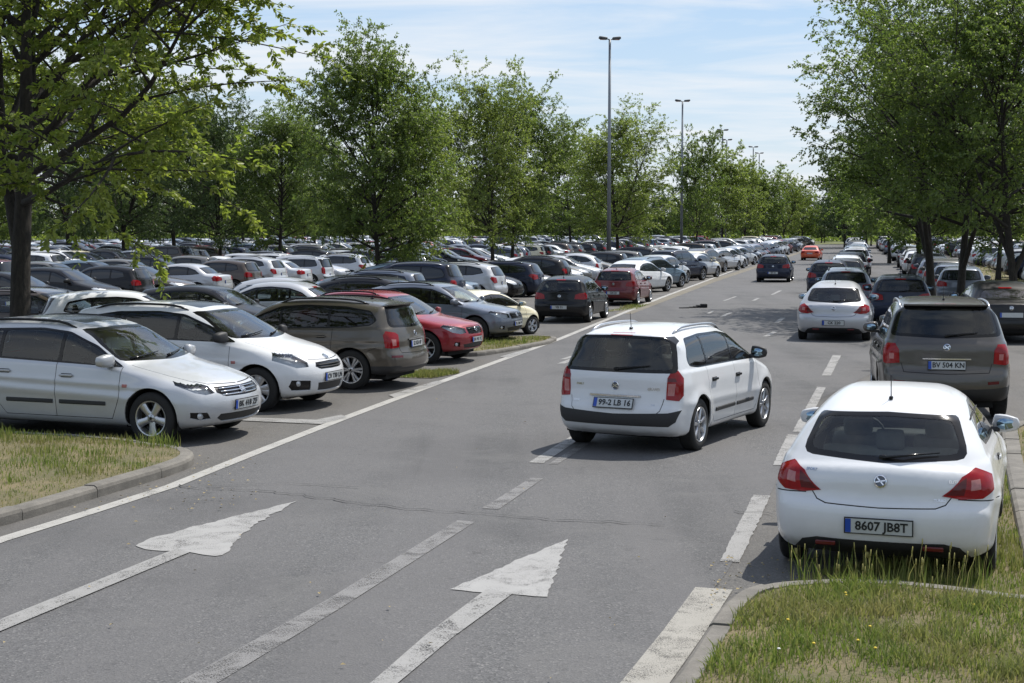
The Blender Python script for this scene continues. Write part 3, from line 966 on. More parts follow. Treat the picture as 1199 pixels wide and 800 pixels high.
    def make(s, loc, heading, col, label, group=None, name='parked_car', plate=None, front_plate=None, scale=None, keep=None, cat='car', lettering=None):
        """heading: clockwise from +y, degrees"""
        root = tag(empty(name, loc, R(90 - heading), scale), label, cat, group)
        made = []
        for (nm, me, lo, ro, par, pnt) in s.parts:
            o = bpy.data.objects.new(nm, me)
            o.parent = root if par is None else made[par]
            if lo: o.location = lo
            if ro: o.rotation_euler = ro
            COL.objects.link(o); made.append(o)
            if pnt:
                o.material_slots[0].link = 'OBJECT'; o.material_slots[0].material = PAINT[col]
        if s.hi:
            for txt, (lo, tilt), yaw in ((plate, s.plate_r, math.pi), (front_plate or plate, s.plate_f, 0.)):
                p = obj('number_plate', PLATE, root, lo, (0, tilt if yaw == 0 else -tilt, yaw))
                p.rotation_mode = 'ZYX' if False else 'XYZ'
                if txt:
                    t = obj('lettering', text_mesh(txt, .098, M['plate_ink']), p)
                    t.matrix_local = Matrix.Translation((.0105, .022, 0)) @ Matrix(((0, 0, 1), (1, 0, 0), (0, 1, 0))).to_4x4()
        return root
# ================================================================== kinds of cars
def lettering_on(ct, par, kind, y, z, txt, size, mat='chrome'):
    q = ct.S.sh.march(kind, abs(y), z)
    g = ct.S.sh.grad(np.array([q]))[0]; g = Vector(g).normalized()
    if y < 0: g.y = -g.y
    up = Vector((0, 0, 1)); up = (up - g * up.dot(g)).normalized(); rt = up.cross(g)
    mt = Matrix((rt, up, g)).transposed().to_4x4(); mt.translation = Vector((q[0], y, q[2])) + g * .002
    base = text_mesh(txt, size, M[mat])
    me = base.copy(); me.transform(mt)
    ct.parts.append(['lettering', me, None, None, par, False])

def plate_recess(ct, ids):
    sp = ct.sp; z = sp['plate_z'] + .085; m = MB(); V = []
    for y in np.linspace(-.34, .34, 9):
        q = ct.S.sh.march('R', abs(y), z); V += [(q[0] + .01, y, z + .012), (q[0] - .022, y, z + .009), (q[0] - .022, y, z - .009), (q[0] + .01, y, z - .016)]
    m.add(V, [(4 * k + j, 4 * k + j + 1, 4 * k + j + 5, 4 * k + j + 4) for k in range(8) for j in range(3)])
    ct.parts.append(['tailgate_handle', m.mesh('tailgate_handle', [M[sp.get('tgh_mat', 'chrome')]], False), None, None, ids['tailgate'], False])

SPEC = {}
# a low three-door hatchback with a wide tail (white and silver ones on the right)
SPEC['hatch'] = dict(
    hw=.885, xf=1.31, xr=-1.31, r=.318, crown=.055, tumble=.50, cf=.30, cr=.22, k=.12,
    sil=[(1.95, .19), (2.14, .26), (2.21, .42), (2.18, .60), (2.04, .73), (1.60, .85), (1.12, .93), (.90, .985), (.55, 1.165), (.22, 1.315), (-.10, 1.385), (-.50, 1.415),
         (-.95, 1.39), (-1.35, 1.315), (-1.52, 1.265), (-1.72, 1.10), (-1.92, .93), (-2.00, .875), (-2.05, .79), (-2.07, .66), (-2.135, .57), (-2.145, .44), (-2.10, .30), (-1.95, .20)],
    belt=[(-2.2, .90), (-1.3, .915), (0, .87), (1.0, .83), (2.2, .70)],
    prof=[(0, .86), (.15, .92), (.3, .965), (.5, .99), (.68, 1.0), (.86, .985), (1.0, .94), (1.05, .92)],
    dlo=[(.80, .905), (-.30, .945), (-1.15, .995), (-1.42, 1.08), (-1.10, 1.215), (-.55, 1.285), (-.05, 1.275), (.25, 1.20)],
    pillars=[.9, -.52, -1.5], ws=(.965, .74, 1.315, .56), rw=(.915, .675, 1.275, .56), rwup=.035, rwr=.10,
    head=[('F', .42, .60), ('F', .52, .70), ('S', 1.78, .775), ('S', 1.62, .77), ('S', 1.85, .62), ('F', .66, .575)],
    tail=[('R', .475, .695), ('R', .53, .735), ('R', .62, .835), ('R', .70, .885), ('S', -1.80, .895), ('S', -1.70, .84), ('S', -1.78, .735), ('R', .78, .675), ('R', .62, .670)],
    tail_in=[('tail_dark', [('R', .50, .70), ('R', .60, .79), ('R', .655, .83), ('R', .64, .70)]), ('tail_clear', [('R', .69, .735), ('R', .69, .81), ('R', .755, .82), ('R', .765, .745)])],
    front=[('grille', 'F', [(-.05, .58), (.36, .59), (.40, .66), (-.05, .65)]), ('intake', 'F', [(-.05, .30), (.44, .30), (.50, .38), (.44, .44), (-.05, .44)]),
           ('fog', 'F', [(.58, .33), (.72, .36), (.70, .44), (.58, .43)])],
    rear=[('clad_rear', 'R', [(-.05, .12), (.74, .12), (.71, .20), (.62, .305), (.50, .335), (-.05, .335)])],
    doors=[[(.86, .84), (.90, .60), (.80, .30), (-.42, .30), (-.60, .55), (-.56, .94)]],
    hood=[('F', [(.02, .70), (.55, .72)])], hood_x=1.0, hood_y=.66,
    gaps=[('R', [(0, .595), (.43, .605), (.505, .63), (.545, .68)]), ('R', [(.60, .67), (.86, .655)]), ('S', [(-1.72, .66), (-1.60, .655)])],
    bump_f=.57, bump_r=.60, tg_x=-1.45, tg_y=.56, tg_z=.64, mirror=(.66, .90), mirror_black=False, plate_z=.455, plate_fz=.48, badge_f=.64, badge_r=.79,
    handles=[(-.38, .80)], rear_wiper=True, brake=False, antenna=(-1.22,), seat_x=.0, seat_z=-.10, dash_x=.62, wheel=dict(n=5, w=.06), rear_glass='glass', seat='seat_light', extras=[],
    crease=[(.50, .66, .014, .06), (.62, .74, .010, .035)])
def _hx(ct, ids):
    for y in (.655, -.655):
        pts = [(x, y * (1 - .02 * abs(x + .5)), ct.S.sh.march('T', x, abs(y) * (1 - .02 * abs(x + .5)))[2] + .001) for x in np.linspace(.1, -1.22, 10)]
        m = MB(); m.tube(pts, .0075, 5); ct.parts.append(['roof_seam', m.mesh('roof_seam', [M['seam']]), None, None, ids['body'], False])
    lettering_on(ct, ids['tailgate'], 'R', .56, .845, 'SPORT', .032); lettering_on(ct, ids['tailgate'], 'R', -.56, .80, 'ELITE', .032); lettering_on(ct, ids['tailgate'], 'R', -.46, .66, 'TURBO', .028)
    m = MB(); m.rbox((-2.115, .42, .30), (.02, .16, .035), .008); m.rbox((-2.115, -.42, .30), (.02, .16, .035), .008)
    ct.parts.append(['rear_reflector', m.mesh('rear_reflector', [M['red_deep']]), None, None, ids['bumper'], False])
SPEC['hatch']['extras'] = [_hx]

# a people carrier with tall tail lamps and a black bumper band (the driving one)
SPEC['carrier'] = dict(
    hw=.875, xf=1.30, xr=-1.28, r=.312, crown=.05, tumble=.30, cf=.26, cr=.17, k=.10,
    sil=[(1.90, .20), (2.06, .27), (2.11, .45), (2.08, .64), (1.94, .77), (1.60, .88), (1.28, .97), (.95, 1.10), (.50, 1.30), (.20, 1.40), (-.20, 1.45), (-.75, 1.465), (-1.30, 1.45),
         (-1.72, 1.405), (-1.80, 1.385), (-1.88, 1.20), (-1.955, 1.00), (-1.99, .90), (-2.00, .74), (-2.03, .60), (-2.07, .53), (-2.075, .38), (-2.02, .28), (-1.88, .21)],
    belt=[(-2.2, .955), (0, .93), (1.0, .89), (2.2, .74)],
    dlo=[(1.10, .945), (.2, .965), (-1.25, .985), (-1.52, 1.02), (-1.55, 1.10), (-1.40, 1.335), (-.85, 1.365), (-.1, 1.355), (.30, 1.30), (.70, 1.155)],
    pillars=[1.2, .08, -.88, -1.7], ws=(1.045, .74, 1.395, .60), rw=(.955, .77, 1.385, .655), rwup=.0, rwr=.06,
    head=[('F', .40, .64), ('F', .44, .73), ('S', 1.55, .86), ('S', 1.45, .83), ('S', 1.66, .68), ('F', .62, .60)],
    tail=[('R', .655, .655), ('R', .66, .90), ('R', .70, .985), ('S', -1.80, .985), ('S', -1.76, .90), ('S', -1.80, .70), ('R', .80, .64)], tproj=150,
    tail_in=[('tail_clear', [('R', .67, .70), ('R', .675, .84), ('S', -1.87, .84), ('S', -1.89, .70)]), ('tail_dark', [('R', .665, .86), ('R', .665, .90), ('S', -1.86, .90), ('S', -1.86, .86)])],
    front=[('grille', 'F', [(-.05, .58), (.36, .59), (.40, .67), (-.05, .66)]), ('intake', 'F', [(-.05, .30), (.44, .30), (.50, .42), (-.05, .43)])],
    rear=[('clad_rear', 'R', [(-.05, .345), (.70, .345), (.78, .40), (.83, .535), (.70, .505), (-.05, .475)]), ('reflector_rear', 'R', [(.60, .375), (.70, .375), (.71, .415), (.60, .415)])],
    doors=[[(1.0, .95), (1.0, .55), (.86, .29), (.06, .29), (.06, 1.0), (.06, .95)], [(.06, .95), (.06, .29), (-.72, .29), (-.95, .55), (-.97, .98)]],
    hood=[('F', [(.02, .71), (.42, .74)])], hood_x=1.25, hood_y=.68,
    gaps=[('R', [(0, .475), (.56, .495), (.60, .53), (.63, .66)])],
    bump_f=.60, bump_r=.48, tg_x=-1.75, tg_y=.63, tg_z=.5, tg_s=.0, mirror=(.88, .97), mirror_black=True, plate_z=.60, plate_fz=.48, badge_f=.63, badge_r=.80,
    handles=[(.16, .80), (-.76, .815)], handle_black=True, strip=[.44], strip_x=[(.78, .10), (.02, -.72)], rails=(.20, -1.50, .56), rail_mat='alloy', antenna=(-1.50,),
    seat_x=.20, seat_z=.0, dash_x=.95, wheel=dict(n=7, w=.036, dish=.02), shelf=False)
def _cx(ct, ids):
    plate_recess(ct, ids)
    lettering_on(ct, ids['tailgate'], 'R', .50, .80, 'FAMILY', .034); lettering_on(ct, ids['tailgate'], 'R', -.50, .77, 'GRAND', .045)
    lettering_on(ct, ids['tailgate'], 'R', -.50, .59, '110', .034); lettering_on(ct, ids['tailgate'], 'R', .53, .61, 'SEVEN', .034)
SPEC['carrier']['extras'] = [_cx]

# compact estate / tall hatch with roof rails (silver, front left)
SPEC['tourer'] = dict(
    hw=.885, xf=1.42, xr=-1.34, r=.318, crown=.05, tumble=.34, cf=.34, cr=.2, k=.11,
    sil=[(1.98, .19), (2.15, .24), (2.22, .38), (2.20, .56), (2.10, .69), (1.75, .82), (1.35, .915), (1.12, .975), (.70, 1.20), (.38, 1.36), (.05, 1.44), (-.45, 1.475), (-1.1, 1.46),
         (-1.65, 1.39), (-1.80, 1.34), (-1.98, 1.08), (-2.08, .92), (-2.11, .74), (-2.16, .58), (-2.16, .42), (-2.10, .28), (-1.95, .20)],
    belt=[(-2.2, .96), (0, .915), (1.0, .865), (2.2, .70)],
    dlo=[(1.00, .915), (.2, .945), (-1.3, .995), (-1.62, 1.07), (-1.50, 1.27), (-1.0, 1.345), (-.3, 1.365), (.12, 1.325), (.55, 1.165)],
    pillars=[1.1, .06, -.86, -1.7], ws=(.965, .75, 1.36, .585), rw=(.98, .70, 1.345, .58), rwup=.02,
    head=[('F', .50, .615), ('F', .50, .70), ('F', .60, .755), ('S', 1.66, .84), ('S', 1.55, .82), ('S', 1.72, .72), ('F', .72, .63), ('F', .62, .60)],
    tail=[('R', .50, .75), ('R', .52, .90), ('S', -1.80, .96), ('S', -1.72, .88), ('R', .80, .72)],
    front=[('grille', 'F', [(-.05, .555), (.36, .565), (.47, .615), (.46, .685), (-.05, .675)]), ('intake', 'F', [(-.05, .25), (.40, .26), (.50, .31), (.46, .36), (-.05, .36)]),
           ('fog', 'F', [(.58, .31), (.70, .30), (.79, .33), (.80, .40), (.64, .39)])],
    rear=[('clad_rear', 'R', [(-.05, .20), (.66, .20), (.60, .29), (-.05, .30)])],
    doors=[[(.98, .92), (.98, .55), (.86, .29), (.04, .29), (.04, .95)], [(.04, .95), (.04, .29), (-.72, .29), (-.98, .60), (-1.0, 1.0)]],
    hood=[('F', [(.02, .70), (.48, .715), (.56, .755)]), ('T', [(1.05, .70), (1.55, .665), (1.95, .56)])], hood_x=1.10, hood_y=.70,
    gaps=[('R', [(0, .58), (.50, .60), (.55, .74)])],
    bump_f=.52, bump_r=.60, tg_x=-1.7, tg_y=.56, tg_z=.62, mirror=(.80, .935), plate_z=.75, plate_fz=.455, badge_f=.625, badge_r=.90,
    handles=[(.20, .80), (-.74, .83)], strip=[.475], strip_x=[(.78, .10), (.0, -.70)], strip_mat='plastic', rails=(.15, -1.45, .57), sunroof=(.12, -.42, .40),
    seat_x=.16, seat_z=-.04, dash_x=.86, wheel=dict(n=5, w=.075, dish=.022), crease=[(.50, .68, .016, .06), (.66, .80, .012, .04)])
def _bars(ct, ids, zs=(.585, .625, .66), wd=.40, mat='chrome', rim=True):
    m = MB()
    for z in zs:
        pts = []
        for y in np.linspace(-wd, wd, 11):
            q = ct.S.sh.march('F', abs(y), z); pts.append((q[0] - .002, y, z))
        m.tube(pts, .009, 6)
    ct.parts.append(['grille_bar', m.mesh('grille_bar', [M[mat]]), None, None, None, False])
def _indicator(ct, ids):
    for sd in (1, -1):
        y = ct.S.sh.march('S', .98, .70)[1] * sd if False else ct.S.sh.march('S', 1.06, .70)[1] * sd
        m = MB(); m.rbox((1.06, y, .70), (.07, .012, .04), .012); ct.parts.append(['side_indicator', m.mesh('side_indicator', [M['clear_lens']]), None, None, ids['body'], False])
def _fog(ct, ids, y=.69, z=.35):
    for sd in (1, -1):
        q = ct.S.sh.march('F', y, z); t = MB(); t.lathe_y([(.045, 0), (.04, .01), (0, .02)], 16)
        rot = Vector((0, 1, 0)).rotation_difference(Vector((1, .35 * sd, 0)).normalized()).to_matrix(); m = MB()
        m.add([rot @ Vector(v) + Vector((q[0] - .03, sd * y, z)) for v in t.v], t.f); ct.parts.append(['fog_lamp', m.mesh('fog_lamp', [M['reflector']]), None, None, None, False])
SPEC['tourer']['extras'] = [_bars, _indicator, _fog]

# one-box compact carrier (white, second on the left)
SPEC['minivan'] = dict(SPEC['tourer'],
    sil=[(1.98, .20), (2.14, .25), (2.20, .40), (2.19, .58), (2.12, .71), (1.86, .85), (1.50, .95), (1.22, 1.02), (.80, 1.22), (.42, 1.40), (.08, 1.48), (-.45, 1.515), (-1.1, 1.50),
         (-1.68, 1.43), (-1.85, 1.37), (-1.98, 1.12), (-2.06, .94), (-2.10, .76), (-2.15, .58), (-2.15, .42), (-2.08, .28), (-1.95, .20)],
    dlo=[(1.06, .975), (.2, .985), (-1.3, 1.015), (-1.62, 1.09), (-1.50, 1.31), (-1.0, 1.385), (-.3, 1.40), (.14, 1.36), (.60, 1.20)],
    belt=[(-2.2, .98), (0, .95), (1.0, .91), (2.2, .75)],
    ws=(1.01, .755, 1.40, .60), rw=(1.0, .71, 1.38, .60),
    head=[('F', .52, .635), ('F', .50, .70), ('F', .56, .80), ('S', 1.56, .93), ('S', 1.50, .90), ('S', 1.66, .74), ('F', .70, .63)],
    front=[('grille', 'F', [(-.05, .585), (.30, .59), (.40, .63), (.36, .69), (-.05, .70)]), ('intake', 'F', [(-.05, .27), (.36, .28), (.38, .40), (-.05, .40)]),
           ('fog', 'F', [(.50, .30), (.76, .31), (.80, .37), (.78, .46), (.52, .44)])],
    hood=[('F', [(.02, .715), (.44, .735), (.54, .80)]), ('T', [(1.15, .70), (1.55, .665), (1.9, .52)])],
    mirror=(.86, .99), mirror_black=True, strip=[], badge_f=.75, plate_fz=.475, sunroof=(.22, -.28, .42), rear_glass='glass_dark', handles=[(.20, .84), (-.74, .86)],
    wheel=dict(n=5, w=.07, dish=.012, double=.2), extras=[lambda ct, ids: _bars(ct, ids, (.615, .65), .34, 'plastic'), _indicator, lambda ct, ids: _fog(ct, ids, .68, .41)])

# tall estate-like SUV (bronze grey, seen from its side and tail on the left)
SPEC['suv'] = dict(
    hw=.925, xf=1.36, xr=-1.36, r=.355, crown=.05, tumble=.30, cf=.28, cr=.20, k=.10,
    sil=[(2.00, .27), (2.18, .32), (2.26, .50), (2.25, .72), (2.16, .88), (1.80, .985), (1.35, 1.05), (1.12, 1.09), (.70, 1.32), (.38, 1.49), (.05, 1.575), (-.45, 1.615), (-1.15, 1.60),
         (-1.80, 1.53), (-1.98, 1.49), (-2.10, 1.26), (-2.21, 1.05), (-2.25, .90), (-2.26, .74), (-2.31, .62), (-2.32, .44), (-2.26, .33), (-2.08, .27)],
    belt=[(-2.3, 1.08), (0, 1.03), (1.0, .99), (2.3, .86)],
    dlo=[(1.02, 1.03), (.2, 1.06), (-1.3, 1.10), (-1.72, 1.145), (-1.84, 1.24), (-1.70, 1.40), (-1.2, 1.475), (-.4, 1.495), (.10, 1.455), (.55, 1.28)],
    pillars=[1.1, .06, -.90, -1.9], ws=(1.08, .78, 1.50, .62), rw=(1.09, .74, 1.49, .63), rwup=.02, rwr=.08,
    head=[('F', .46, .72), ('F', .46, .83), ('F', .60, .88), ('S', 1.82, .93), ('S', 1.78, .86), ('F', .80, .74), ('F', .66, .70)],
    tail=[('R', .63, .76), ('R', .62, .98), ('R', .68, 1.02), ('S', -2.00, 1.05), ('S', -1.97, .98), ('S', -2.02, .76), ('R', .80, .745)], tproj=140,
    tail_in=[('tail_clear', [('R', .70, .79), ('R', .70, .90), ('S', -2.10, .91), ('S', -2.12, .79)])],
    front=[('grille', 'F', [(-.05, .70), (.40, .71), (.43, .80), (.38, .86), (-.05, .86)]), ('intake', 'F', [(-.05, .36), (.48, .37), (.56, .46), (.50, .52), (-.05, .52)]),
           ('fog', 'F', [(.64, .42), (.80, .44), (.80, .52), (.66, .51)])],
    rear=[('clad_rear', 'R', [(-.05, .20), (.95, .20), (.95, .43), (.70, .44), (.60, .40), (-.05, .40)]), ('reflector_rear', 'R', [(.60, .575), (.85, .585), (.85, .625), (.60, .615)])],
    side=[('side_clad', 'S', [(.98, .15), (.96, .35), (-.96, .35), (-.98, .15)])],
    doors=[[(1.0, 1.03), (1.0, .60), (.90, .36), (.04, .36), (.04, 1.07)], [(.04, 1.07), (.04, .36), (-.78, .36), (-.98, .66), (-1.0, 1.10)]],
    hood=[('F', [(.02, .87), (.46, .875)]), ('T', [(1.05, .76), (1.55, .74), (2.02, .62)])], hood_x=1.10, hood_y=.76,
    gaps=[('R', [(0, .64), (.60, .66), (.63, .76)]), ('S', [(-1.86, .76), (-1.70, .70)])],
    bump_f=.68, bump_r=.645, tg_x=-1.85, tg_y=.64, tg_z=.68, mirror=(.80, 1.055), plate_z=.80, plate_fz=.56, badge_f=.79, badge_r=.98,
    handles=[(.18, .92), (-.78, .94)], rails=(.15, -1.60, .60), rail_mat='trim', antenna=(-1.4,), rear_glass='glass_dark',
    seat_x=.14, seat_z=.08, dash_x=.86, wheel=dict(n=6, w=.036, double=.16, dish=.02), crease=[(.62, .78, .014, .05), (.76, .90, .010, .035)])
def _spoiler(ct, ids, z=None):
    sp = ct.sp; zt = sp['rw'][2] + .012; m = MB(); V = []
    for y in np.linspace(-.60, .60, 13):
        q = ct.S.sh.march('T', sp['rw_sp'] if 'rw_sp' in sp else -1.80, abs(y)); e = ct.S.sh.march('R', abs(y), zt - .05)
        V += [(q[0], y, q[2] - .004), (e[0] - .06, y, zt + .008), (e[0] - .06, y, zt - .012), (q[0] + .02, y, zt - .05)]
    m.add(V, [(4 * k + j, 4 * k + (j + 1) % 4, 4 * k + 4 + (j + 1) % 4, 4 * k + 4 + j) for k in range(12) for j in range(4)] + [(3, 2, 1, 0), (48, 49, 50, 51)])
    ct.parts.append(['spoiler', m.mesh('spoiler', [PAINT['white']], False), None, None, ids['tailgate'], True])
SPEC['suv']['extras'] = [plate_recess, _spoiler, lambda ct, ids: _bars(ct, ids, (.73, .78, .83), .38, 'chrome'), lambda ct, ids: _fog(ct, ids, .72, .47)]
# the SUV on the right with its upright tail
SPEC['offroader'] = dict(SPEC['suv'],
    sil=[(2.00, .27), (2.18, .32), (2.26, .50), (2.25, .72), (2.16, .88), (1.80, .985), (1.35, 1.05), (1.12, 1.09), (.70, 1.34), (.38, 1.52), (.05, 1.61), (-.45, 1.655), (-1.15, 1.65),
         (-1.70, 1.60), (-1.86, 1.565), (-1.98, 1.36), (-2.09, 1.14), (-2.15, 1.05), (-2.17, .86), (-2.18, .74), (-2.22, .64), (-2.23, .46), (-2.18, .36), (-2.02, .28)],
    rw=(1.135, .80, 1.575, .68), rwup=.03, plate_z=.78, badge_r=1.02, bump_r=.665,
    dlo=[(1.02, 1.03), (.2, 1.06), (-1.3, 1.10), (-1.66, 1.15), (-1.72, 1.24), (-1.58, 1.44), (-1.2, 1.51), (-.4, 1.53), (.10, 1.49), (.55, 1.30)],
    tail=[('R', .66, .80), ('R', .67, .98), ('R', .72, 1.06), ('S', -1.92, 1.06), ('S', -1.88, .98), ('S', -1.95, .80), ('R', .84, .78)],
    tail_in=[('tail_clear', [('R', .74, .85), ('R', .74, .93), ('S', -2.02, .93), ('S', -2.03, .85)])],
    gaps=[('R', [(0, .66), (.60, .68), (.64, .80)])], tg_x=-1.75, rails=(.15, -1.62, .64), rail_mat='alloy', rw_sp=-1.7,
    rear=[('clad_rear', 'R', [(-.05, .20), (.95, .20), (.95, .50), (.70, .47), (-.05, .44)]), ('reflector_rear', 'R', [(.58, .52), (.74, .53), (.74, .57), (.58, .56)])])
# crossover seen from the front (red and slate ones)
SPEC['crossover'] = dict(SPEC['suv'],
    sil=[(1.95, .27), (2.12, .31), (2.20, .46), (2.19, .68), (2.10, .83), (1.75, .93), (1.35, 1.00), (1.10, 1.05), (.68, 1.28), (.36, 1.44), (.05, 1.52), (-.45, 1.555), (-1.1, 1.53),
         (-1.65, 1.43), (-1.82, 1.38), (-2.00, 1.16), (-2.08, 1.0), (-2.11, .86), (-2.13, .72), (-2.18, .60), (-2.18, .44), (-2.12, .33), (-1.95, .27)],
    belt=[(-2.3, 1.06), (0, 1.0), (1.0, .95), (2.3, .80)],
    dlo=[(1.02, .99), (.2, 1.02), (-1.2, 1.08), (-1.58, 1.15), (-1.45, 1.33), (-1.0, 1.415), (-.4, 1.435), (.10, 1.395), (.55, 1.24)],
    ws=(1.04, .76, 1.44, .60), rw=(1.03, .70, 1.38, .60),
    head=[('F', .44, .68), ('F', .44, .77), ('F', .60, .82), ('S', 1.74, .87), ('S', 1.70, .82), ('F', .80, .70), ('F', .62, .66)],
    front=[('grille', 'F', [(-.05, .64), (.36, .65), (.40, .76), (.36, .80), (-.05, .80)]), ('intake', 'F', [(-.05, .33), (.46, .34), (.54, .43), (-.05, .46)]), ('fog', 'F', [(.62, .38), (.78, .40), (.78, .49), (.64, .48)])],
    tail=[('R', .60, .80), ('R', .62, .98), ('S', -1.88, 1.02), ('S', -1.84, .95), ('R', .80, .78)], tail_in=[],
    rear=[('clad_rear', 'R', [(-.05, .20), (.95, .20), (.95, .42), (-.05, .40)])], hood=[('F', [(.02, .815), (.44, .82)]), ('T', [(1.05, .76), (1.55, .74), (1.95, .62)])],
    bump_f=.64, bump_r=.62, gaps=[('R', [(0, .62), (.58, .64), (.60, .78)])], mirror=(.80, 1.02), plate_z=.78, plate_fz=.52, badge_f=.74, badge_r=.96, antenna=(-1.2,),
    extras=[lambda ct, ids: _bars(ct, ids, (.68, .72, .76), .34, 'trim'), lambda ct, ids: _fog(ct, ids, .70, .44)], rails=(.1, -1.4, .60), wheel=dict(n=7, w=.035, dish=.02))
# upright compact hatchback (black, red ones of the middle distance)
SPEC['compact'] = dict(SPEC['tourer'],
    sil=[(1.90, .20), (2.05, .26), (2.11, .42), (2.09, .62), (1.98, .74), (1.60, .86), (1.25, .94), (1.02, 1.0), (.62, 1.20), (.30, 1.36), (0, 1.43), (-.45, 1.46), (-1.0, 1.44),
         (-1.50, 1.38), (-1.64, 1.35), (-1.80, 1.12), (-1.89, .96), (-1.91, .84), (-1.93, .70), (-1.99, .58), (-1.99, .42), (-1.93, .29), (-1.80, .21)],
    belt=[(-2.2, .96), (0, .91), (1.0, .87), (2.2, .70)], xf=1.29, xr=-1.24, r=.318, hw=.88,
    dlo=[(.92, .92), (.1, .95), (-1.0, .985), (-1.38, 1.05), (-1.28, 1.25), (-.85, 1.33), (-.3, 1.345), (.08, 1.31), (.48, 1.155)],
    pillars=[1.0, -.02, -.80, -1.5], ws=(.985, .74, 1.35, .58), rw=(.97, .70, 1.345, .60), rwup=.02,
    head=[('F', .46, .62), ('F', .46, .71), ('F', .60, .765), ('S', 1.60, .81), ('S', 1.56, .75), ('F', .76, .63)],
    tail=[('R', .48, .76), ('R', .50, .89), ('R', .62, .935), ('S', -1.70, .955), ('S', -1.64, .88), ('S', -1.68, .76), ('R', .76, .74)],
    doors=[[(.90, .92), (.92, .55), (.80, .29), (-.03, .29), (-.03, .95)], [(-.03, .95), (-.03, .29), (-.68, .29), (-.90, .60), (-.92, .98)]], rails=None,
    gaps=[('R', [(0, .58), (.50, .60), (.53, .75)])], bump_r=.60, tg_x=-1.5, strip=[], sunroof=None, plate_z=.50, badge_r=.84, antenna=(-1.3,), mirror=(.70, .95), handles=[(.14, .82), (-.70, .84)],
    front=[('grille', 'F', [(-.05, .60), (.42, .61), (.44, .68), (-.05, .68)]), ('intake', 'F', [(-.05, .28), (.46, .29), (.52, .40), (-.05, .42)]), ('fog', 'F', [(.58, .33), (.74, .35), (.74, .42), (.60, .41)])],
    hood=[('F', [(.02, .70), (.46, .72)])], seat_x=.08, dash_x=.76, plate_fz=.49, extras=[])
# saloon
SPEC['saloon'] = dict(SPEC['tourer'],
    sil=[(2.05, .20), (2.22, .26), (2.29, .42), (2.27, .60), (2.16, .71), (1.75, .83), (1.30, .91), (1.02, .965), (.60, 1.17), (.25, 1.33), (-.10, 1.40), (-.55, 1.42), (-1.0, 1.37),
         (-1.35, 1.25), (-1.70, 1.05), (-1.85, .995), (-2.12, .965), (-2.25, .93), (-2.29, .80), (-2.31, .64), (-2.33, .52), (-2.33, .40), (-2.26, .28), (-2.08, .21)],
    belt=[(-2.4, .93), (0, .90), (1.0, .86), (2.2, .70)], xf=1.36, xr=-1.36,
    dlo=[(.92, .905), (.1, .925), (-1.0, .955), (-1.42, 1.0), (-1.20, 1.16), (-.85, 1.27), (-.35, 1.305), (.05, 1.275), (.45, 1.13)],
    pillars=[1.0, -.02, -.88, -1.5], ws=(.955, .74, 1.325, .57), rw=(1.0, .66, 1.27, .56), rwup=.01,
    head=[('F', .50, .60), ('F', .50, .68), ('F', .62, .73), ('S', 1.75, .78), ('S', 1.68, .72), ('F', .78, .60)],
    tail=[('R', .46, .74), ('R', .46, .85), ('R', .62, .91), ('S', -2.02, .92), ('S', -1.96, .84), ('S', -2.02, .72), ('R', .78, .70)],
    doors=[[(.92, .91), (.92, .55), (.80, .29), (-.03, .29), (-.03, .93)], [(-.03, .93), (-.03, .29), (-.78, .29), (-1.0, .60), (-1.02, .96)]], rails=None,
    gaps=[('R', [(0, .56), (.46, .58), (.46, .74)])], bump_r=.57, tg_x=-1.8, tg_y=.6, strip=[], sunroof=None, plate_z=.68, badge_r=.84, rear_wiper=False, mirror=(.70, .93), plate_fz=.47,
    front=[('grille', 'F', [(-.05, .54), (.34, .55), (.38, .66), (-.05, .66)]), ('intake', 'F', [(-.05, .28), (.46, .29), (.52, .38), (-.05, .40)]), ('fog', 'F', [(.60, .33), (.76, .35), (.76, .42), (.62, .41)])],
    hood=[('F', [(.02, .68), (.50, .70)])], seat_x=.05, seat_z=-.06, dash_x=.76, handles=[(.14, .80), (-.78, .82)], extras=[])
# estate
SPEC['estate'] = dict(SPEC['saloon'],
    sil=[(2.05, .20), (2.22, .26), (2.29, .42), (2.27, .60), (2.16, .71), (1.75, .84), (1.30, .92), (1.02, .975), (.60, 1.19), (.25, 1.36), (-.10, 1.44), (-.55, 1.465), (-1.2, 1.45),
         (-1.80, 1.38), (-1.98, 1.34), (-2.16, 1.10), (-2.24, .95), (-2.27, .80), (-2.30, .64), (-2.33, .52), (-2.33, .40), (-2.26, .28), (-2.08, .21)],
    dlo=[(.92, .91), (.1, .93), (-1.2, .965), (-1.78, 1.03), (-1.70, 1.22), (-1.2, 1.31), (-.35, 1.345), (.05, 1.315), (.45, 1.16)],
    pillars=[1.0, -.02, -.92, -1.9], ws=(.965, .74, 1.36, .58), rw=(.98, .68, 1.335, .58), rails=(.05, -1.6, .56), tg_x=-1.9, badge_r=.90, rear_wiper=True,
    tail=[('R', .52, .76), ('R', .54, .92), ('S', -1.98, .96), ('S', -1.92, .88), ('R', .80, .73)], antenna=(-1.6,))
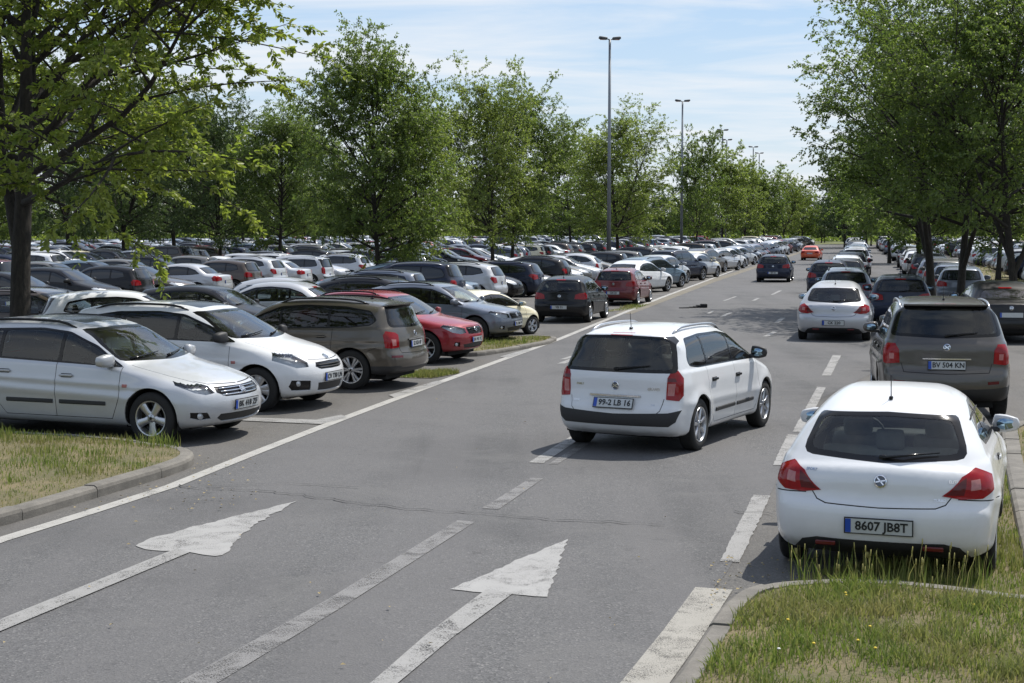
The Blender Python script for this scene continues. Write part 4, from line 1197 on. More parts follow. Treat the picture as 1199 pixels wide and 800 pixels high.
# small round city car (cream)
SPEC['citycar'] = dict(SPEC['compact'],
    hw=.815, xf=1.15, xr=-1.15, r=.295,
    sil=[(1.62, .20), (1.76, .26), (1.82, .42), (1.80, .62), (1.70, .76), (1.42, .89), (1.12, .96), (.92, 1.02), (.58, 1.24), (.28, 1.39), (0, 1.45), (-.40, 1.475), (-.85, 1.44),
         (-1.25, 1.34), (-1.42, 1.26), (-1.62, 1.04), (-1.70, .92), (-1.73, .80), (-1.75, .68), (-1.79, .56), (-1.79, .42), (-1.73, .29), (-1.62, .21)],
    dlo=[(.78, .94), (.1, .96), (-.62, .99), (-1.12, 1.03), (-1.28, 1.10), (-.95, 1.28), (-.4, 1.355), (.02, 1.33), (.40, 1.17)], pillars=[.9, -.45, -1.5],
    ws=(1.005, .68, 1.37, .53), rw=(.96, .60, 1.27, .50), k=.16,
    head=[('F', .44, .70), ('F', .50, .80), ('F', .62, .80), ('S', 1.50, .76), ('F', .62, .64), ('F', .50, .64)],
    tail=[('R', .60, .72), ('R', .60, .92), ('R', .66, .95), ('S', -1.50, .93), ('S', -1.46, .74), ('R', .70, .70)],
    doors=[[(.86, .93), (.86, .55), (.76, .29), (-.36, .29), (-.52, .55), (-.50, .98)]], handles=[(-.30, .83)], mirror=(.62, .96),
    hood=[('F', [(.02, .72), (.42, .76)])], gaps=[('R', [(0, .60), (.50, .62), (.55, .74)])], tg_x=-1.3, plate_z=.68, badge_r=.86, badge_f=.70, antenna=(-.9,), plate_fz=.46, seat_x=.0, dash_x=.66,
    front=[('intake', 'F', [(-.05, .30), (.40, .31), (.46, .40), (-.05, .42)]), ('fog', 'F', [(.55, .34), (.66, .36), (.66, .42), (.56, .41)])], bump_f=.56, bump_r=.61)

for k_ in ('saloon', 'estate', 'citycar', 'compact'): SPEC[k_]['h'] = .042
# ================================================================== trees, grass
def leaf_mat(name, c0, c1, c2, trans=.5):
    m, nt, out = new_mat(name)
    g = nt.nodes.new('ShaderNodeNewGeometry')
    c = ramp(nt, g.outputs['Random Per Island'], [(0., c0), (.5, c1), (1., c2)])
    f = noise(nt, .55, 3)
    c = mix(nt, ramp(nt, f, [(.35, 0.), (.7, .55)]), c, c2)
    p = nt.nodes.new('ShaderNodeBsdfPrincipled'); L(nt, c, p.inputs['Base Color']); p.inputs['Roughness'].default_value = .42; p.inputs['Specular IOR Level'].default_value = .35
    t = nt.nodes.new('ShaderNodeBsdfTranslucent')
    tc = mix(nt, 1.0, c, (1.5, 1.65, .85), 'MULTIPLY'); L(nt, tc, t.inputs['Color'])
    ms = nt.nodes.new('ShaderNodeMixShader'); ms.inputs[0].default_value = trans
    L(nt, p.outputs[0], ms.inputs[1]); L(nt, t.outputs[0], ms.inputs[2]); L(nt, ms.outputs[0], out.inputs['Surface'])
    return m
M['leaf_a'] = leaf_mat('leaves_fresh_green', (0.108, 0.150, 0.035), (0.171, 0.220, 0.051), (0.254, 0.274, 0.069))
M['leaf_b'] = leaf_mat('leaves_mid_green', (0.070, 0.107, 0.036), (0.110, 0.155, 0.046), (0.162, 0.197, 0.065))
M['leaf_c'] = leaf_mat('leaves_yellow_green', (0.108, 0.147, 0.046), (0.160, 0.206, 0.063), (0.235, 0.262, 0.089))
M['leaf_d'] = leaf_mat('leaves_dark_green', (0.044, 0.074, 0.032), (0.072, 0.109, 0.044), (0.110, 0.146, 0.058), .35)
def bark():
    m, nt, out = new_mat('bark')
    tc = nt.nodes.new('ShaderNodeTexCoord'); mp = N(nt, 'ShaderNodeMapping'); mp.inputs['Scale'].default_value = (14, 14, 2.6); L(nt, tc.outputs['Object'], mp.inputs[0])
    n = N(nt, 'ShaderNodeTexNoise', Scale=1.6, Detail=8, Roughness=.7); L(nt, mp.outputs[0], n.inputs['Vector'])
    c = ramp(nt, n.outputs['Fac'], [(.3, (.010, .008, .006)), (.55, (.034, .028, .021)), (.8, (.075, .063, .05))])
    p = princ(nt, out, c, .9); bump(nt, n.outputs['Fac'], p, .9, .03)
    return m
M['bark'] = bark()

class TreeProto:
    def __init__(s, seed, h, cr, th, nlimb, leaf, lpt, mat, trunk_r, near=False, sub=6, tw=6, fork=False, droop=.25, shape=.75):
        rg = np.random.RandomState(seed); s.h = h
        tubes = MB(); LP, LD = [], []
        def poly(p, d, ln, n, bend, wob):
            pts = [p]; d = d / np.linalg.norm(d)
            for i in range(n):
                d = d + bend * np.array([0, 0, 1.0]) / n + rg.normal(0, wob, 3); d /= np.linalg.norm(d)
                pts.append(pts[-1] + d * ln / n)
            return np.array(pts)
        def at(pts, t):
            q = t * (len(pts) - 1); i = min(int(q), len(pts) - 2); f = q - i
            return pts[i] * (1 - f) + pts[i + 1] * f, pts[i + 1] - pts[i]
        def basis(d):
            d = d / np.linalg.norm(d); a = np.cross(d, [0, 0, 1.]); a = a / max(np.linalg.norm(a), 1e-6) if np.linalg.norm(a) > .05 else np.array([1., 0, 0])
            return d, a, np.cross(a, d)
        stems = []
        main = poly(np.array([0, 0, -.05]), np.array([rg.normal(0, .03), rg.normal(0, .03), 1]), h * .93, 9, .1, .035)
        rad = [trunk_r * (1.35 if i == 0 else 1) * (1 - .88 * (i / 9) ** 1.1) for i in range(10)]
        tubes.tube(main, rad, 12 if near else 8, cap=False); stems.append(main)
        if fork:
            for a0 in (rg.uniform(0, 6), rg.uniform(0, 6)):
                p, d = at(main, rg.uniform(.16, .3)); st = poly(p, np.array([math.cos(a0) * .45, math.sin(a0) * .45, 1]), h * rg.uniform(.55, .68), 8, .3, .05)
                tubes.tube(st, [trunk_r * .62 * (1 - .85 * i / 8) for i in range(9)], 8, cap=False); stems.append(st)
        ga = rg.uniform(0, 6)
        def leaves_on(pts, n):
            t = rg.uniform(.15, 1.0, n); t[0] = 1.0; q = t * (len(pts) - 1); i = np.minimum(q.astype(int), len(pts) - 2); f = (q - i)[:, None]
            p = pts[i] * (1 - f) + pts[i + 1] * f; d, a, b = basis(pts[-1] - pts[0]); q = rg.uniform(0, 2 * math.pi, n)[:, None]
            v = d * rg.uniform(.3, 1., (n, 1)) + (a * np.cos(q) + b * np.sin(q)) * rg.uniform(.5, 1.1, (n, 1)); v[:, 2] -= rg.uniform(0, .5, n)
            LP.append(p + rg.normal(0, .02, (n, 3))); LD.append(v / np.linalg.norm(v, axis=1)[:, None])
        for i in range(nlimb):
            st = stems[i % len(stems)] if fork else main
            t = (i + .5) / nlimb; zz = th + (h * .95 - th) * t
            zs = st[:, 2]; tt = np.clip(np.interp(zz, zs, np.linspace(0, 1, len(zs))), .0, .97)
            p, _ = at(st, tt); ga += 2.4 + rg.normal(0, .35)
            env = cr * max(.22, (math.sin(math.pi * min(1, (t * .86 + .10) ** shape))) ** .75) * rg.uniform(.72, 1.15)
            el = (.25 + 1.0 * t) * rg.uniform(.8, 1.2)
            ln = env / max(.45, math.cos(min(el, 1.1)))
            lm = poly(p, np.array([math.cos(ga) * math.cos(el), math.sin(ga) * math.cos(el), math.sin(el)]), ln, 7, .35 - droop * (1 - t), .075)
            r0 = max(.012, trunk_r * .42 * (1 - .6 * t)); tubes.tube(lm, [r0 * (1 - .85 * k / 7) for k in range(8)], 6, cap=False)
            ns = max(3, int(sub * (.55 + .6 * ln / cr)))
            for j in range(ns):
                u = .22 + .78 * (j + rg.uniform(.2, .8)) / ns
                p2, d2 = at(lm, min(u, .99)); d2, a2, b2 = basis(d2); sgn = 1 if j % 2 else -1
                v = d2 * rg.uniform(.5, 1.0) + a2 * sgn * rg.uniform(.5, 1.1) + b2 * rg.normal(.1, .45)
                l2 = ln * (.20 + .30 * (1 - u) + .12 * rg.uniform(0, 1)) + .35
                sb = poly(p2, v, l2, 5, -.05 + .15 * t - droop * .6, .10)
                tubes.tube(sb, [max(.004, r0 * .34 * (1 - .8 * k / 5)) for k in range(6)], 5 if near else 4, cap=False)
                for w in range(tw):
                    u3 = .2 + .8 * (w + rg.uniform(.1, .9)) / tw
                    p3, d3 = at(sb, min(u3, .99)); d3, a3, b3 = basis(d3)
                    v3 = d3 * rg.uniform(.4, 1.) + (a3 * (1 if w % 2 else -1) * rg.uniform(.4, 1.1)) + b3 * rg.normal(0, .55)
                    tg_ = poly(p3, v3, rg.uniform(.35, .85) * (1 if near else 1.1), 3, -droop * 1.2, .12)
                    if near: tubes.tube(tg_, [.0045, .004, .003, .002], 3, cap=False)
                    leaves_on(tg_, lpt)
                leaves_on(sb, max(2, lpt // 2))
        s.trunk = tubes.mesh('trunk', [M['bark']])
        P = np.vstack(LP); D = np.vstack(LD); n = len(P); s.n = n
        sz = leaf * rg.uniform(.65, 1.25, n)
        up = np.array([0, 0, 1.]) + rg.normal(0, .55, (n, 3)); up -= D * (up * D).sum(1)[:, None]; up /= np.linalg.norm(up, axis=1)[:, None]
        sd = np.cross(D, up)
        c = lambda l, w, q: P + D * (sz * l)[:, None] + sd * (sz * w)[:, None] + up * (sz * q)[:, None]
        if near:
            V = np.stack([c(0, 0, 0), c(.35, .24, .05), c(.72, .20, .02), c(1, 0, -.10), c(.72, -.20, .02), c(.35, -.24, .05)], 1).reshape(-1, 3); k = 6
        else:
            V = np.stack([c(0, 0, 0), c(.45, .30, .06), c(1, 0, -.08), c(.45, -.30, .06)], 1).reshape(-1, 3); k = 4
        me = bpy.data.meshes.new('crown'); me.vertices.add(n * k); me.vertices.foreach_set('co', V.ravel())
        if near:
            b = np.arange(n) * 6; lv = np.stack([b, b + 1, b + 2, b + 3, b, b + 3, b + 4, b + 5], 1).ravel(); npoly = 2 * n
        else:
            lv = np.arange(n * 4); npoly = n
        me.loops.add(len(lv)); me.loops.foreach_set('vertex_index', lv.astype(np.int32))
        me.polygons.add(npoly); me.polygons.foreach_set('loop_start', (np.arange(npoly) * 4).astype(np.int32)); me.polygons.foreach_set('loop_total', np.full(npoly, 4, np.int32))
        me.materials.append(M[mat]); me.update(calc_edges=True); me.validate()
        P2 = P[:, :2]; s.top = float(np.percentile(P[:, 2], 99.7)); s.rad = float(np.percentile(np.hypot(P[:, 0], P[:, 1]), 97)); s.crown = me; print('tree', seed, 'leaves', n)
    def make(s, loc, label, rz=0, sc=1., mat=None, group=None, name='tree', sz=None):
        r = tag(empty(name, loc, rz, (sc, sc, sc * (sz or 1))), label, 'tree', group)
        obj('trunk', s.trunk, r); c = obj('crown', s.crown, r)
        if mat:
            c.material_slots[0].link = 'OBJECT'; c.material_slots[0].material = M[mat]
        return r

def blade_mat(name, a, b, c):
    m, nt, out = new_mat(name); g = nt.nodes.new('ShaderNodeNewGeometry')
    col = ramp(nt, g.outputs['Random Per Island'], [(0, a), (.6, b), (1, c)])
    f = noise(nt, .9, 4); col = mix(nt, ramp(nt, f, [(.44, 0.), (.68, .7)]), col, (.30, .25, .11))
    p = nt.nodes.new('ShaderNodeBsdfPrincipled'); L(nt, col, p.inputs['Base Color']); p.inputs['Roughness'].default_value = .6
    t = nt.nodes.new('ShaderNodeBsdfTranslucent'); L(nt, col, t.inputs['Color'])
    ms = nt.nodes.new('ShaderNodeMixShader'); ms.inputs[0].default_value = .5; L(nt, p.outputs[0], ms.inputs[1]); L(nt, t.outputs[0], ms.inputs[2]); L(nt, ms.outputs[0], out.inputs['Surface'])
    return m
M['blade'] = blade_mat('grass_blades', (.105, .165, .026), (.185, .245, .045), (.31, .31, .10))
M['straw'] = simple('straw', (.30, .235, .11), .8, var=.3)

def tri_area_sample(poly, n, rg):
    """n random points in a (convex-ish) polygon via ear-less fan rejection"""
    P = np.array(poly); lo, hi = P.min(0), P.max(0); out = []
    while len(out) < n:
        q = lo + rg.rand(n * 2, 2) * (hi - lo)
        for a in q:
            if in_poly(a[0], a[1], poly): out.append(a)
            if len(out) >= n: break
    return np.array(out)

def grass_mesh(pts, zs, hmin, hmax, wid, rg, lean=.45, tuft=None):
    n = len(pts); h = rg.uniform(hmin, hmax, n)
    if tuft is not None: h = h * tuft
    a = rg.uniform(0, 2 * np.pi, n); ln = rg.uniform(.05, lean, n) * h; w = wid * rg.uniform(.6, 1.3, n)
    dx, dy = np.cos(a), np.sin(a); px, py = -dy, dx
    b = rg.uniform(0, 2 * np.pi, n); px, py = np.cos(b), np.sin(b)
    X, Y = pts[:, 0], pts[:, 1]
    def v(t, wf):
        cx = X + dx * ln * t ** 2; cy = Y + dy * ln * t ** 2; cz = zs + h * t * (1 - .18 * t * (ln / h))
        return [np.stack([cx + px * w * wf, cy + py * w * wf, cz], 1), np.stack([cx - px * w * wf, cy - py * w * wf, cz], 1)]
    r0, r1, tip = v(0, .5), v(.55, .42), v(1., .0)
    V = np.stack([r0[0], r0[1], r1[1], r1[0], tip[0]], 1).reshape(-1, 3)
    i = np.arange(n) * 5
    lv = np.stack([i, i + 1, i + 2, i + 3, i + 3, i + 2, i + 4], 1).ravel()
    me = bpy.data.meshes.new('grass'); me.vertices.add(n * 5); me.vertices.foreach_set('co', V.ravel())
    me.loops.add(len(lv)); me.loops.foreach_set('vertex_index', lv.astype(np.int32))
    ls = np.stack([np.arange(n) * 7, np.arange(n) * 7 + 4], 1).ravel(); lt = np.tile([4, 3], n)
    me.polygons.add(2 * n); me.polygons.foreach_set('loop_start', ls.astype(np.int32)); me.polygons.foreach_set('loop_total', lt.astype(np.int32))
    me.materials.append(M['blade']); me.update(calc_edges=True); me.validate()
    return me
# ================================================================== camera: 2.6 m above the ground, looking along +y
F_PX, CAM_H, PITCH = 1780.0, 2.6, R(4.24)
def ray(px, py):
    x, y = (px - 599.5) / F_PX, (399.5 - py) / F_PX
    return Vector((x, math.cos(PITCH) + y * math.sin(PITCH), -math.sin(PITCH) + y * math.cos(PITCH)))
def gp(px, py, z=0.0):
    d = ray(px, py); t = (z - CAM_H) / d.z
    return (d.x * t, d.y * t)
def at_depth(px, Y):
    d = ray(px, 268); return (d.x / d.y * Y, Y)
RD = R(13.2)                                  # direction of the road, clockwise from +y
U = np.array([math.sin(RD), math.cos(RD)]); NL = np.array([-math.cos(RD), math.sin(RD)])
def un(u, n): return tuple(U * u + NL * n)
def to_un(p): p = np.array(p); return float(p @ U), float(p @ NL)

cam = bpy.data.cameras.new('camera'); cam.lens = 36 * F_PX / 1199; cam.sensor_width = 36; cam.clip_end = 5000; cam.clip_start = .1
co = link(bpy.data.objects.new('camera', cam)); co.location = (0, 0, CAM_H); co.rotation_euler = (R(90) - PITCH, 0, 0); SC.camera = co

# ------------------------------------------------------------------ sky and sun
SUN_AZ, SUN_EL = R(45), R(58)                 # azimuth clockwise from +y
w = bpy.data.worlds.new('World'); SC.world = w; w.use_nodes = True; nt = w.node_tree
for n_ in list(nt.nodes): nt.nodes.remove(n_)
out = nt.nodes.new('ShaderNodeOutputWorld'); bg = nt.nodes.new('ShaderNodeBackground')
sky = nt.nodes.new('ShaderNodeTexSky'); sky.sky_type = 'NISHITA'; sky.sun_disc = False
sky.sun_elevation = SUN_EL; sky.sun_rotation = SUN_AZ; sky.air_density = 1.0; sky.dust_density = .8; sky.ozone_density = 1.6
tc = nt.nodes.new('ShaderNodeTexCoord')
sep = nt.nodes.new('ShaderNodeSeparateXYZ'); L(nt, tc.outputs['Generated'], sep.inputs[0])
# wisps: the view direction flattened onto a high layer of air
mz = N(nt, 'ShaderNodeMath', operation='MAXIMUM'); L(nt, sep.outputs['Z'], mz.inputs[0]); mz.inputs[1].default_value = .0
az = N(nt, 'ShaderNodeMath', operation='ADD'); L(nt, mz.outputs[0], az.inputs[0]); az.inputs[1].default_value = .06
dx = N(nt, 'ShaderNodeMath', operation='DIVIDE'); L(nt, sep.outputs['X'], dx.inputs[0]); L(nt, az.outputs[0], dx.inputs[1])
dy = N(nt, 'ShaderNodeMath', operation='DIVIDE'); L(nt, sep.outputs['Y'], dy.inputs[0]); L(nt, az.outputs[0], dy.inputs[1])
cb = nt.nodes.new('ShaderNodeCombineXYZ'); L(nt, dx.outputs[0], cb.inputs[0]); L(nt, dy.outputs[0], cb.inputs[1])
mp = N(nt, 'ShaderNodeMapping'); L(nt, cb.outputs[0], mp.inputs[0]); mp.inputs['Scale'].default_value = (.55, 1.0, 1); mp.inputs['Rotation'].default_value = (0, 0, R(-12)); mp.inputs['Location'].default_value = (2.3, .6, 0)
n1 = N(nt, 'ShaderNodeTexNoise', Scale=1.15, Detail=9, Roughness=.58, Distortion=.5); L(nt, mp.outputs[0], n1.inputs['Vector'])
cl = ramp(nt, n1.outputs['Fac'], [(.40, 0.), (.52, .45), (.66, 1.)])
hz = N(nt, 'ShaderNodeMapRange'); L(nt, sep.outputs['Z'], hz.inputs['Value']); hz.inputs['From Min'].default_value = .0; hz.inputs['From Max'].default_value = .17; hz.inputs['To Min'].default_value = 0.; hz.inputs['To Max'].default_value = 1.
low = ramp(nt, hz.outputs[0], [(0., (3.75, 4.2, 4.65)), (.45, (3.1, 3.85, 4.7)), (1., (2.25, 3.3, 4.7))])
up = N(nt, 'ShaderNodeMapRange'); L(nt, sep.outputs['Z'], up.inputs['Value']); up.inputs['From Min'].default_value = .16; up.inputs['From Max'].default_value = .45; up.inputs['To Min'].default_value = .85; up.inputs['To Max'].default_value = .0
sc_ = mix(nt, up.outputs[0], sky.outputs[0], low)
sc2 = mix(nt, cl, sc_, (4.75, 4.95, 5.2))
L(nt, sc2, bg.inputs['Color']); bg.inputs['Strength'].default_value = .14; L(nt, bg.outputs[0], out.inputs['Surface'])
sl = bpy.data.lights.new('sun', 'SUN'); sl.energy = 4.0; sl.angle = R(.53); sl.color = (1, .955, .88)
so = link(bpy.data.objects.new('sun', sl))
sd = Vector((math.sin(SUN_AZ) * math.cos(SUN_EL), math.cos(SUN_AZ) * math.cos(SUN_EL), math.sin(SUN_EL)))
so.rotation_euler = sd.to_track_quat('Z', 'Y').to_euler(); so.location = sd * 60
vs = SC.view_settings; vs.view_transform = 'Standard'; vs.look = 'None'; vs.gamma = 1; vs.exposure = .40
SC.cycles.max_bounces = 8; SC.cycles.transparent_max_bounces = 10; SC.cycles.glossy_bounces = 4; SC.cycles.diffuse_bounces = 3; SC.cycles.transmission_bounces = 4
SC.cycles.caustics_reflective = False; SC.cycles.caustics_refractive = False; SC.cycles.sample_clamp_indirect = 6; SC.cycles.use_denoising = True

# ------------------------------------------------------------------ ground materials
def asphalt(name, base, tint=(1, 1, 1), scale=1.0):
    m, nt, out = new_mat(name)
    tc = nt.nodes.new('ShaderNodeTexCoord')
    def nz(s, d, r=.6, dist=0):
        n = N(nt, 'ShaderNodeTexNoise', Scale=s, Detail=d, Roughness=r, Distortion=dist); L(nt, tc.outputs['Object'], n.inputs['Vector']); return n.outputs['Fac']
    vor = N(nt, 'ShaderNodeTexVoronoi', Scale=75.); L(nt, tc.outputs['Object'], vor.inputs['Vector'])
    stones = ramp(nt, vor.outputs['Color'], [(.0, (base * .35,) * 3), (.5, (base,) * 3), (.80, (base * 1.4, base * 1.38, base * 1.34)), (1., (base * 3.2, base * 3.1, base * 2.9))])
    fine = nz(160, 3, .7)
    c = mix(nt, ramp(nt, fine, [(.35, 0.), (.72, .6)]), stones, (base * 1.7, base * 1.68, base * 1.62))
    big = nz(.32, 7, .62, .4)
    c = mix(nt, ramp(nt, big, [(.32, .75), (.54, 0.)]), c, (base * .62,) * 3)
    c = mix(nt, ramp(nt, nz(.9, 8, .7, .8), [(.50, 0.), (.70, .65)]), c, (base * 1.45, base * 1.42, base * 1.34))
    oil = nz(2.6, 6, .65, .3)
    c = mix(nt, ramp(nt, oil, [(.62, 0.), (.74, .65)]), c, (base * .42,) * 3)
    mp = N(nt, 'ShaderNodeMapping'); mp.inputs['Rotation'].default_value = (0, 0, RD); mp.inputs['Scale'].default_value = (1.0, .045, 1); L(nt, tc.outputs['Object'], mp.inputs[0])
    tr = N(nt, 'ShaderNodeTexNoise', Scale=1.0, Detail=5, Roughness=.6); L(nt, mp.outputs[0], tr.inputs['Vector'])
    c = mix(nt, ramp(nt, tr.outputs['Fac'], [(.40, .0), (.58, .55)]), c, (base * 1.40, base * 1.36, base * 1.33))
    sp2 = N(nt, 'ShaderNodeTexVoronoi', Scale=26.); L(nt, tc.outputs['Object'], sp2.inputs['Vector'])
    c = mix(nt, ramp(nt, sp2.outputs['Color'], [(.88, 0.), (.95, .22)]), c, (base * 2.0, base * 1.95, base * 1.85))
    c = mix(nt, ramp(nt, sp2.outputs['Color'], [(.05, .3), (.10, 0.)]), c, (base * .45,) * 3)
    c = mix(nt, 1.0, c, tint, 'MULTIPLY')
    p = princ(nt, out, c, .82, Specular_IOR_Level=.35)
    bump(nt, vor.outputs['Distance'], p, .45, .006)
    return m
M['road'] = asphalt('asphalt_road', .086, (.99, .99, 1.015))
M['lot'] = asphalt('asphalt_parking', .084, (1.03, 1.0, .96))
def marking(name, wear=.45, col=(.50, .485, .455)):
    m, nt, out = new_mat(name)
    tc = nt.nodes.new('ShaderNodeTexCoord')
    def nz(s, d, r=.6, dist=0):
        n = N(nt, 'ShaderNodeTexNoise', Scale=s, Detail=d, Roughness=r, Distortion=dist); L(nt, tc.outputs['Object'], n.inputs['Vector']); return n.outputs['Fac']
    c = mix(nt, ramp(nt, nz(5, 6), [(.3, 0.), (.8, .5)]), col, [x * .72 for x in col])
    p = nt.nodes.new('ShaderNodeBsdfPrincipled'); L(nt, c, p.inputs['Base Color']); p.inputs['Roughness'].default_value = .7
    t = nt.nodes.new('ShaderNodeBsdfTransparent')
    a = mix(nt, .42, nz(95, 4, .75), nz(3.2, 8, .72, .6), 'MIX')
    fac = ramp(nt, a, [(wear - .035, 0.), (wear + .035, 1.)])
    ms = nt.nodes.new('ShaderNodeMixShader'); L(nt, fac, ms.inputs[0]); L(nt, t.outputs[0], ms.inputs[1]); L(nt, p.outputs[0], ms.inputs[2]); L(nt, ms.outputs[0], out.inputs['Surface'])
    return m
M['line'] = marking('road_paint', .425, (.37, .36, .335)); M['line_worn'] = marking('worn_road_paint', .47, (.195, .19, .186)); M['arrow'] = marking('arrow_paint', .435, (.315, .31, .30)); M['line_kerb'] = marking('kerb_line_paint', .45, (.30, .285, .25))
M['line_mid'] = marking('faded_road_paint', .445, (.275, .27, .26))
def soil():
    m, nt, out = new_mat('dry_soil'); f = noise(nt, 1.6, 9, .7); g = noise(nt, 38, 5, .7)
    c = ramp(nt, f, [(.30, (.055, .068, .022)), (.48, (.105, .095, .042)), (.66, (.20, .155, .085))])
    c = mix(nt, ramp(nt, g, [(.35, .0), (.75, .65)]), c, (.26, .21, .12))
    p = princ(nt, out, c, .95); bump(nt, g, p, .8, .03); return m
M['soil'] = soil()
def meadow():
    m, nt, out = new_mat('meadow'); f = noise(nt, .05, 7, .65); g = noise(nt, 6, 6, .7)
    c = ramp(nt, f, [(.35, (.075, .10, .026)), (.5, (.14, .145, .045)), (.65, (.22, .19, .075))]); c = mix(nt, ramp(nt, g, [(.35, 0.), (.8, .5)]), c, (.06, .08, .02))
    princ(nt, out, c, .95); return m
M['meadow'] = meadow()
def kerbmat():
    m, nt, out = new_mat('kerb_stone'); f = noise(nt, 3, 8, .7); g = noise(nt, 70, 4, .7)
    c = ramp(nt, f, [(.3, (.10, .094, .082)), (.55, (.185, .172, .15)), (.75, (.25, .235, .205))]); c = mix(nt, ramp(nt, g, [(.4, 0.), (.75, .55)]), c, (.11, .10, .088))
    p = princ(nt, out, c, .9); bump(nt, g, p, .6, .008); return m
M['kerb'] = kerbmat()
M['straw_verge'] = simple('straw_verge', (.165, .148, .115), .95, var=.35, scale=3)

def sheet(name, polys, z, mat, kind='structure'):
    m = MB()
    for p in polys: m.add([(x, y, z) for x, y in p], [tuple(range(len(p)))])
    o = m.build(name, [mat], smooth=False); tag(o, kind=kind); return o
def ragged(poly, amp=.007, step=.07):
    out = []; rg = np.random.RandomState(len(poly) * 7 + int(abs(poly[0][0]) * 100)); far = min(p[1] for p in poly)
    if far > 40: return poly
    for i in range(len(poly)):
        a, b = np.array(poly[i]), np.array(poly[(i + 1) % len(poly)]); l_ = np.linalg.norm(b - a); k = max(1, min(160, int(l_ / step)))
        n = np.array((-(b - a)[1], (b - a)[0])) / max(l_, 1e-6)
        for j in range(k): out.append(tuple(a + (b - a) * j / k + n * (rg.normal(0, amp) if 0 < j else 0)))
    return out
def strip(line, wd):
    P = [np.array(p) for p in line]; Lf, Rt = [], []
    for i, p in enumerate(P):
        t = P[min(i + 1, len(P) - 1)] - P[max(i - 1, 0)]; t = t / np.linalg.norm(t); n = np.array((-t[1], t[0])) * wd / 2
        Lf.append(tuple(p + n)); Rt.append(tuple(p - n))
    return [[Lf[i], Lf[i + 1], Rt[i + 1], Rt[i]] for i in range(len(P) - 1)]

sheet('ground', [[(-900, -60), (900, -60), (900, 1600), (-900, 1600)]], -.03, M['meadow'])
a, b, c, d = un(-40, 120), un(-40, -75), un(258, -75), un(258, 120)
sheet('parking_lot', [[a, d, c, b][::-1]], 0.0, M['lot'])
LEFT_EDGE = [gp(-1500, 1170), gp(-260, 727), gp(0, 633), gp(100, 602), gp(200, 570), gp(300, 530), gp(400, 491), gp(520, 446), gp(655, 397), gp(770, 350), gp(855, 318), gp(905, 300), gp(938, 288)]
RIGHT_EDGE = [gp(430, 1250), gp(700, 865), gp(745, 800), gp(795, 738), gp(850, 672), gp(880, 620), gp(920, 545), gp(955, 470), gp(985, 415), gp(1010, 370), gp(985, 315), gp(985, 288)]
RIGHT_EDGE[8:] = [un(48, -3.6), un(90, -3.9), un(240, -3.9)]
sheet('road', [LEFT_EDGE + RIGHT_EDGE[::-1]], .004, M['road'])
# markings
sheet('edge_line', strip(LEFT_EDGE, .155), .010, M['line'])
re = strip([gp(690, 880), gp(756, 800), gp(800, 742), gp(836, 690)], .27)
sheet('kerb_side_line', re, .010, M['line_kerb'])
dash = []
for p in ([(843, 658), (866, 659), (902, 581), (882, 580)], [(905, 545), (926, 545), (939, 510), (922, 509)], [(928, 506), (940, 507), (967, 454), (957, 453)], [(962, 440), (973, 440), (985, 416), (975, 416)]):
    dash.append(ragged([gp(*q) for q in p], .004))
sheet('lane_dashes', dash, .010, M['line_mid'])
sheet('lane_line', [[gp(*q) for q in [(380, 705), (402, 711), (556, 612), (536, 610)]], [gp(*q) for q in [(195, 808), (243, 808), (402, 711), (380, 705)]], [gp(*q) for q in [(564, 596), (584, 597), (636, 561), (622, 560)]]], .010, M['line_worn'])
sheet('lane_line_far', [[gp(*q) for q in [(619, 542), (636, 543), (686, 510), (672, 509)]]], .010, M['line_mid'])
sheet('lane_line_far', [[gp(*q) for q in [(642, 544), (653, 544), (690, 520), (682, 519)]]], .010, M['line_worn'])
sheet('lane_line_far', [[gp(x0, y0), gp(x0 + w_, y0), gp(x1 + w_, y1), gp(x1, y1)] for x0, y0, x1, y1, w_ in [(652, 426, 668, 420, 9), (655, 421, 668, 417, 7), (731, 389, 742, 384, 5), (842, 371, 853, 366, 5), (827, 367, 833, 364, 4), (880, 352, 886, 349, 4), (846, 352, 860, 347, 3.5), (906, 378, 914, 372, 6), (893, 394, 905, 388, 7), (902, 345, 912, 340, 4)]], .010, M['line_mid'])
sheet('arrow', [ragged([gp(*q) for q in [(348, 587), (300, 599), (256, 610), (215, 621), (176, 631), (159, 640), (170, 644), (190, 646), (210, 646), (235, 650), (252, 652), (260, 651), (270, 644), (276, 635), (296, 617), (320, 602)]][::-1], .012)], .010, M['arrow'])
sheet('arrow_shaft', [[gp(*q) for q in [(208, 643), (222, 648), (0, 741), (-120, 788), (-120, 772), (0, 727)]]], .014, M['line_mid'])
sheet('arrow', [ragged([gp(*q) for q in [(665, 632), (600, 659), (527, 691), (569, 695), (601, 697), (641, 700)]][::-1], .009)], .010, M['arrow'])
sheet('arrow_shaft', [[gp(*q) for q in [(569, 692), (601, 696), (530, 748), (468, 800), (430, 832), (392, 832), (436, 800), (500, 744)]][::-1]], .014, M['line_mid'])
bay = []
for p in ([(284, 489), (284, 493), (376, 497), (406, 489), (400, 486), (370, 492)], [(455, 463), (462, 466), (520, 448), (512, 446)], [(585, 418), (596, 419), (622, 410), (616, 409)]):
    bay.append([gp(*q) for q in p])
for k in range(14):
    u = 48 + 5.3 * k; bay += strip([un(u, 7.0 + .1 * (k % 2)), un(u + 1.2, 8.4)], .1)
sheet('bay_lines', bay, .012, M['line_mid'])
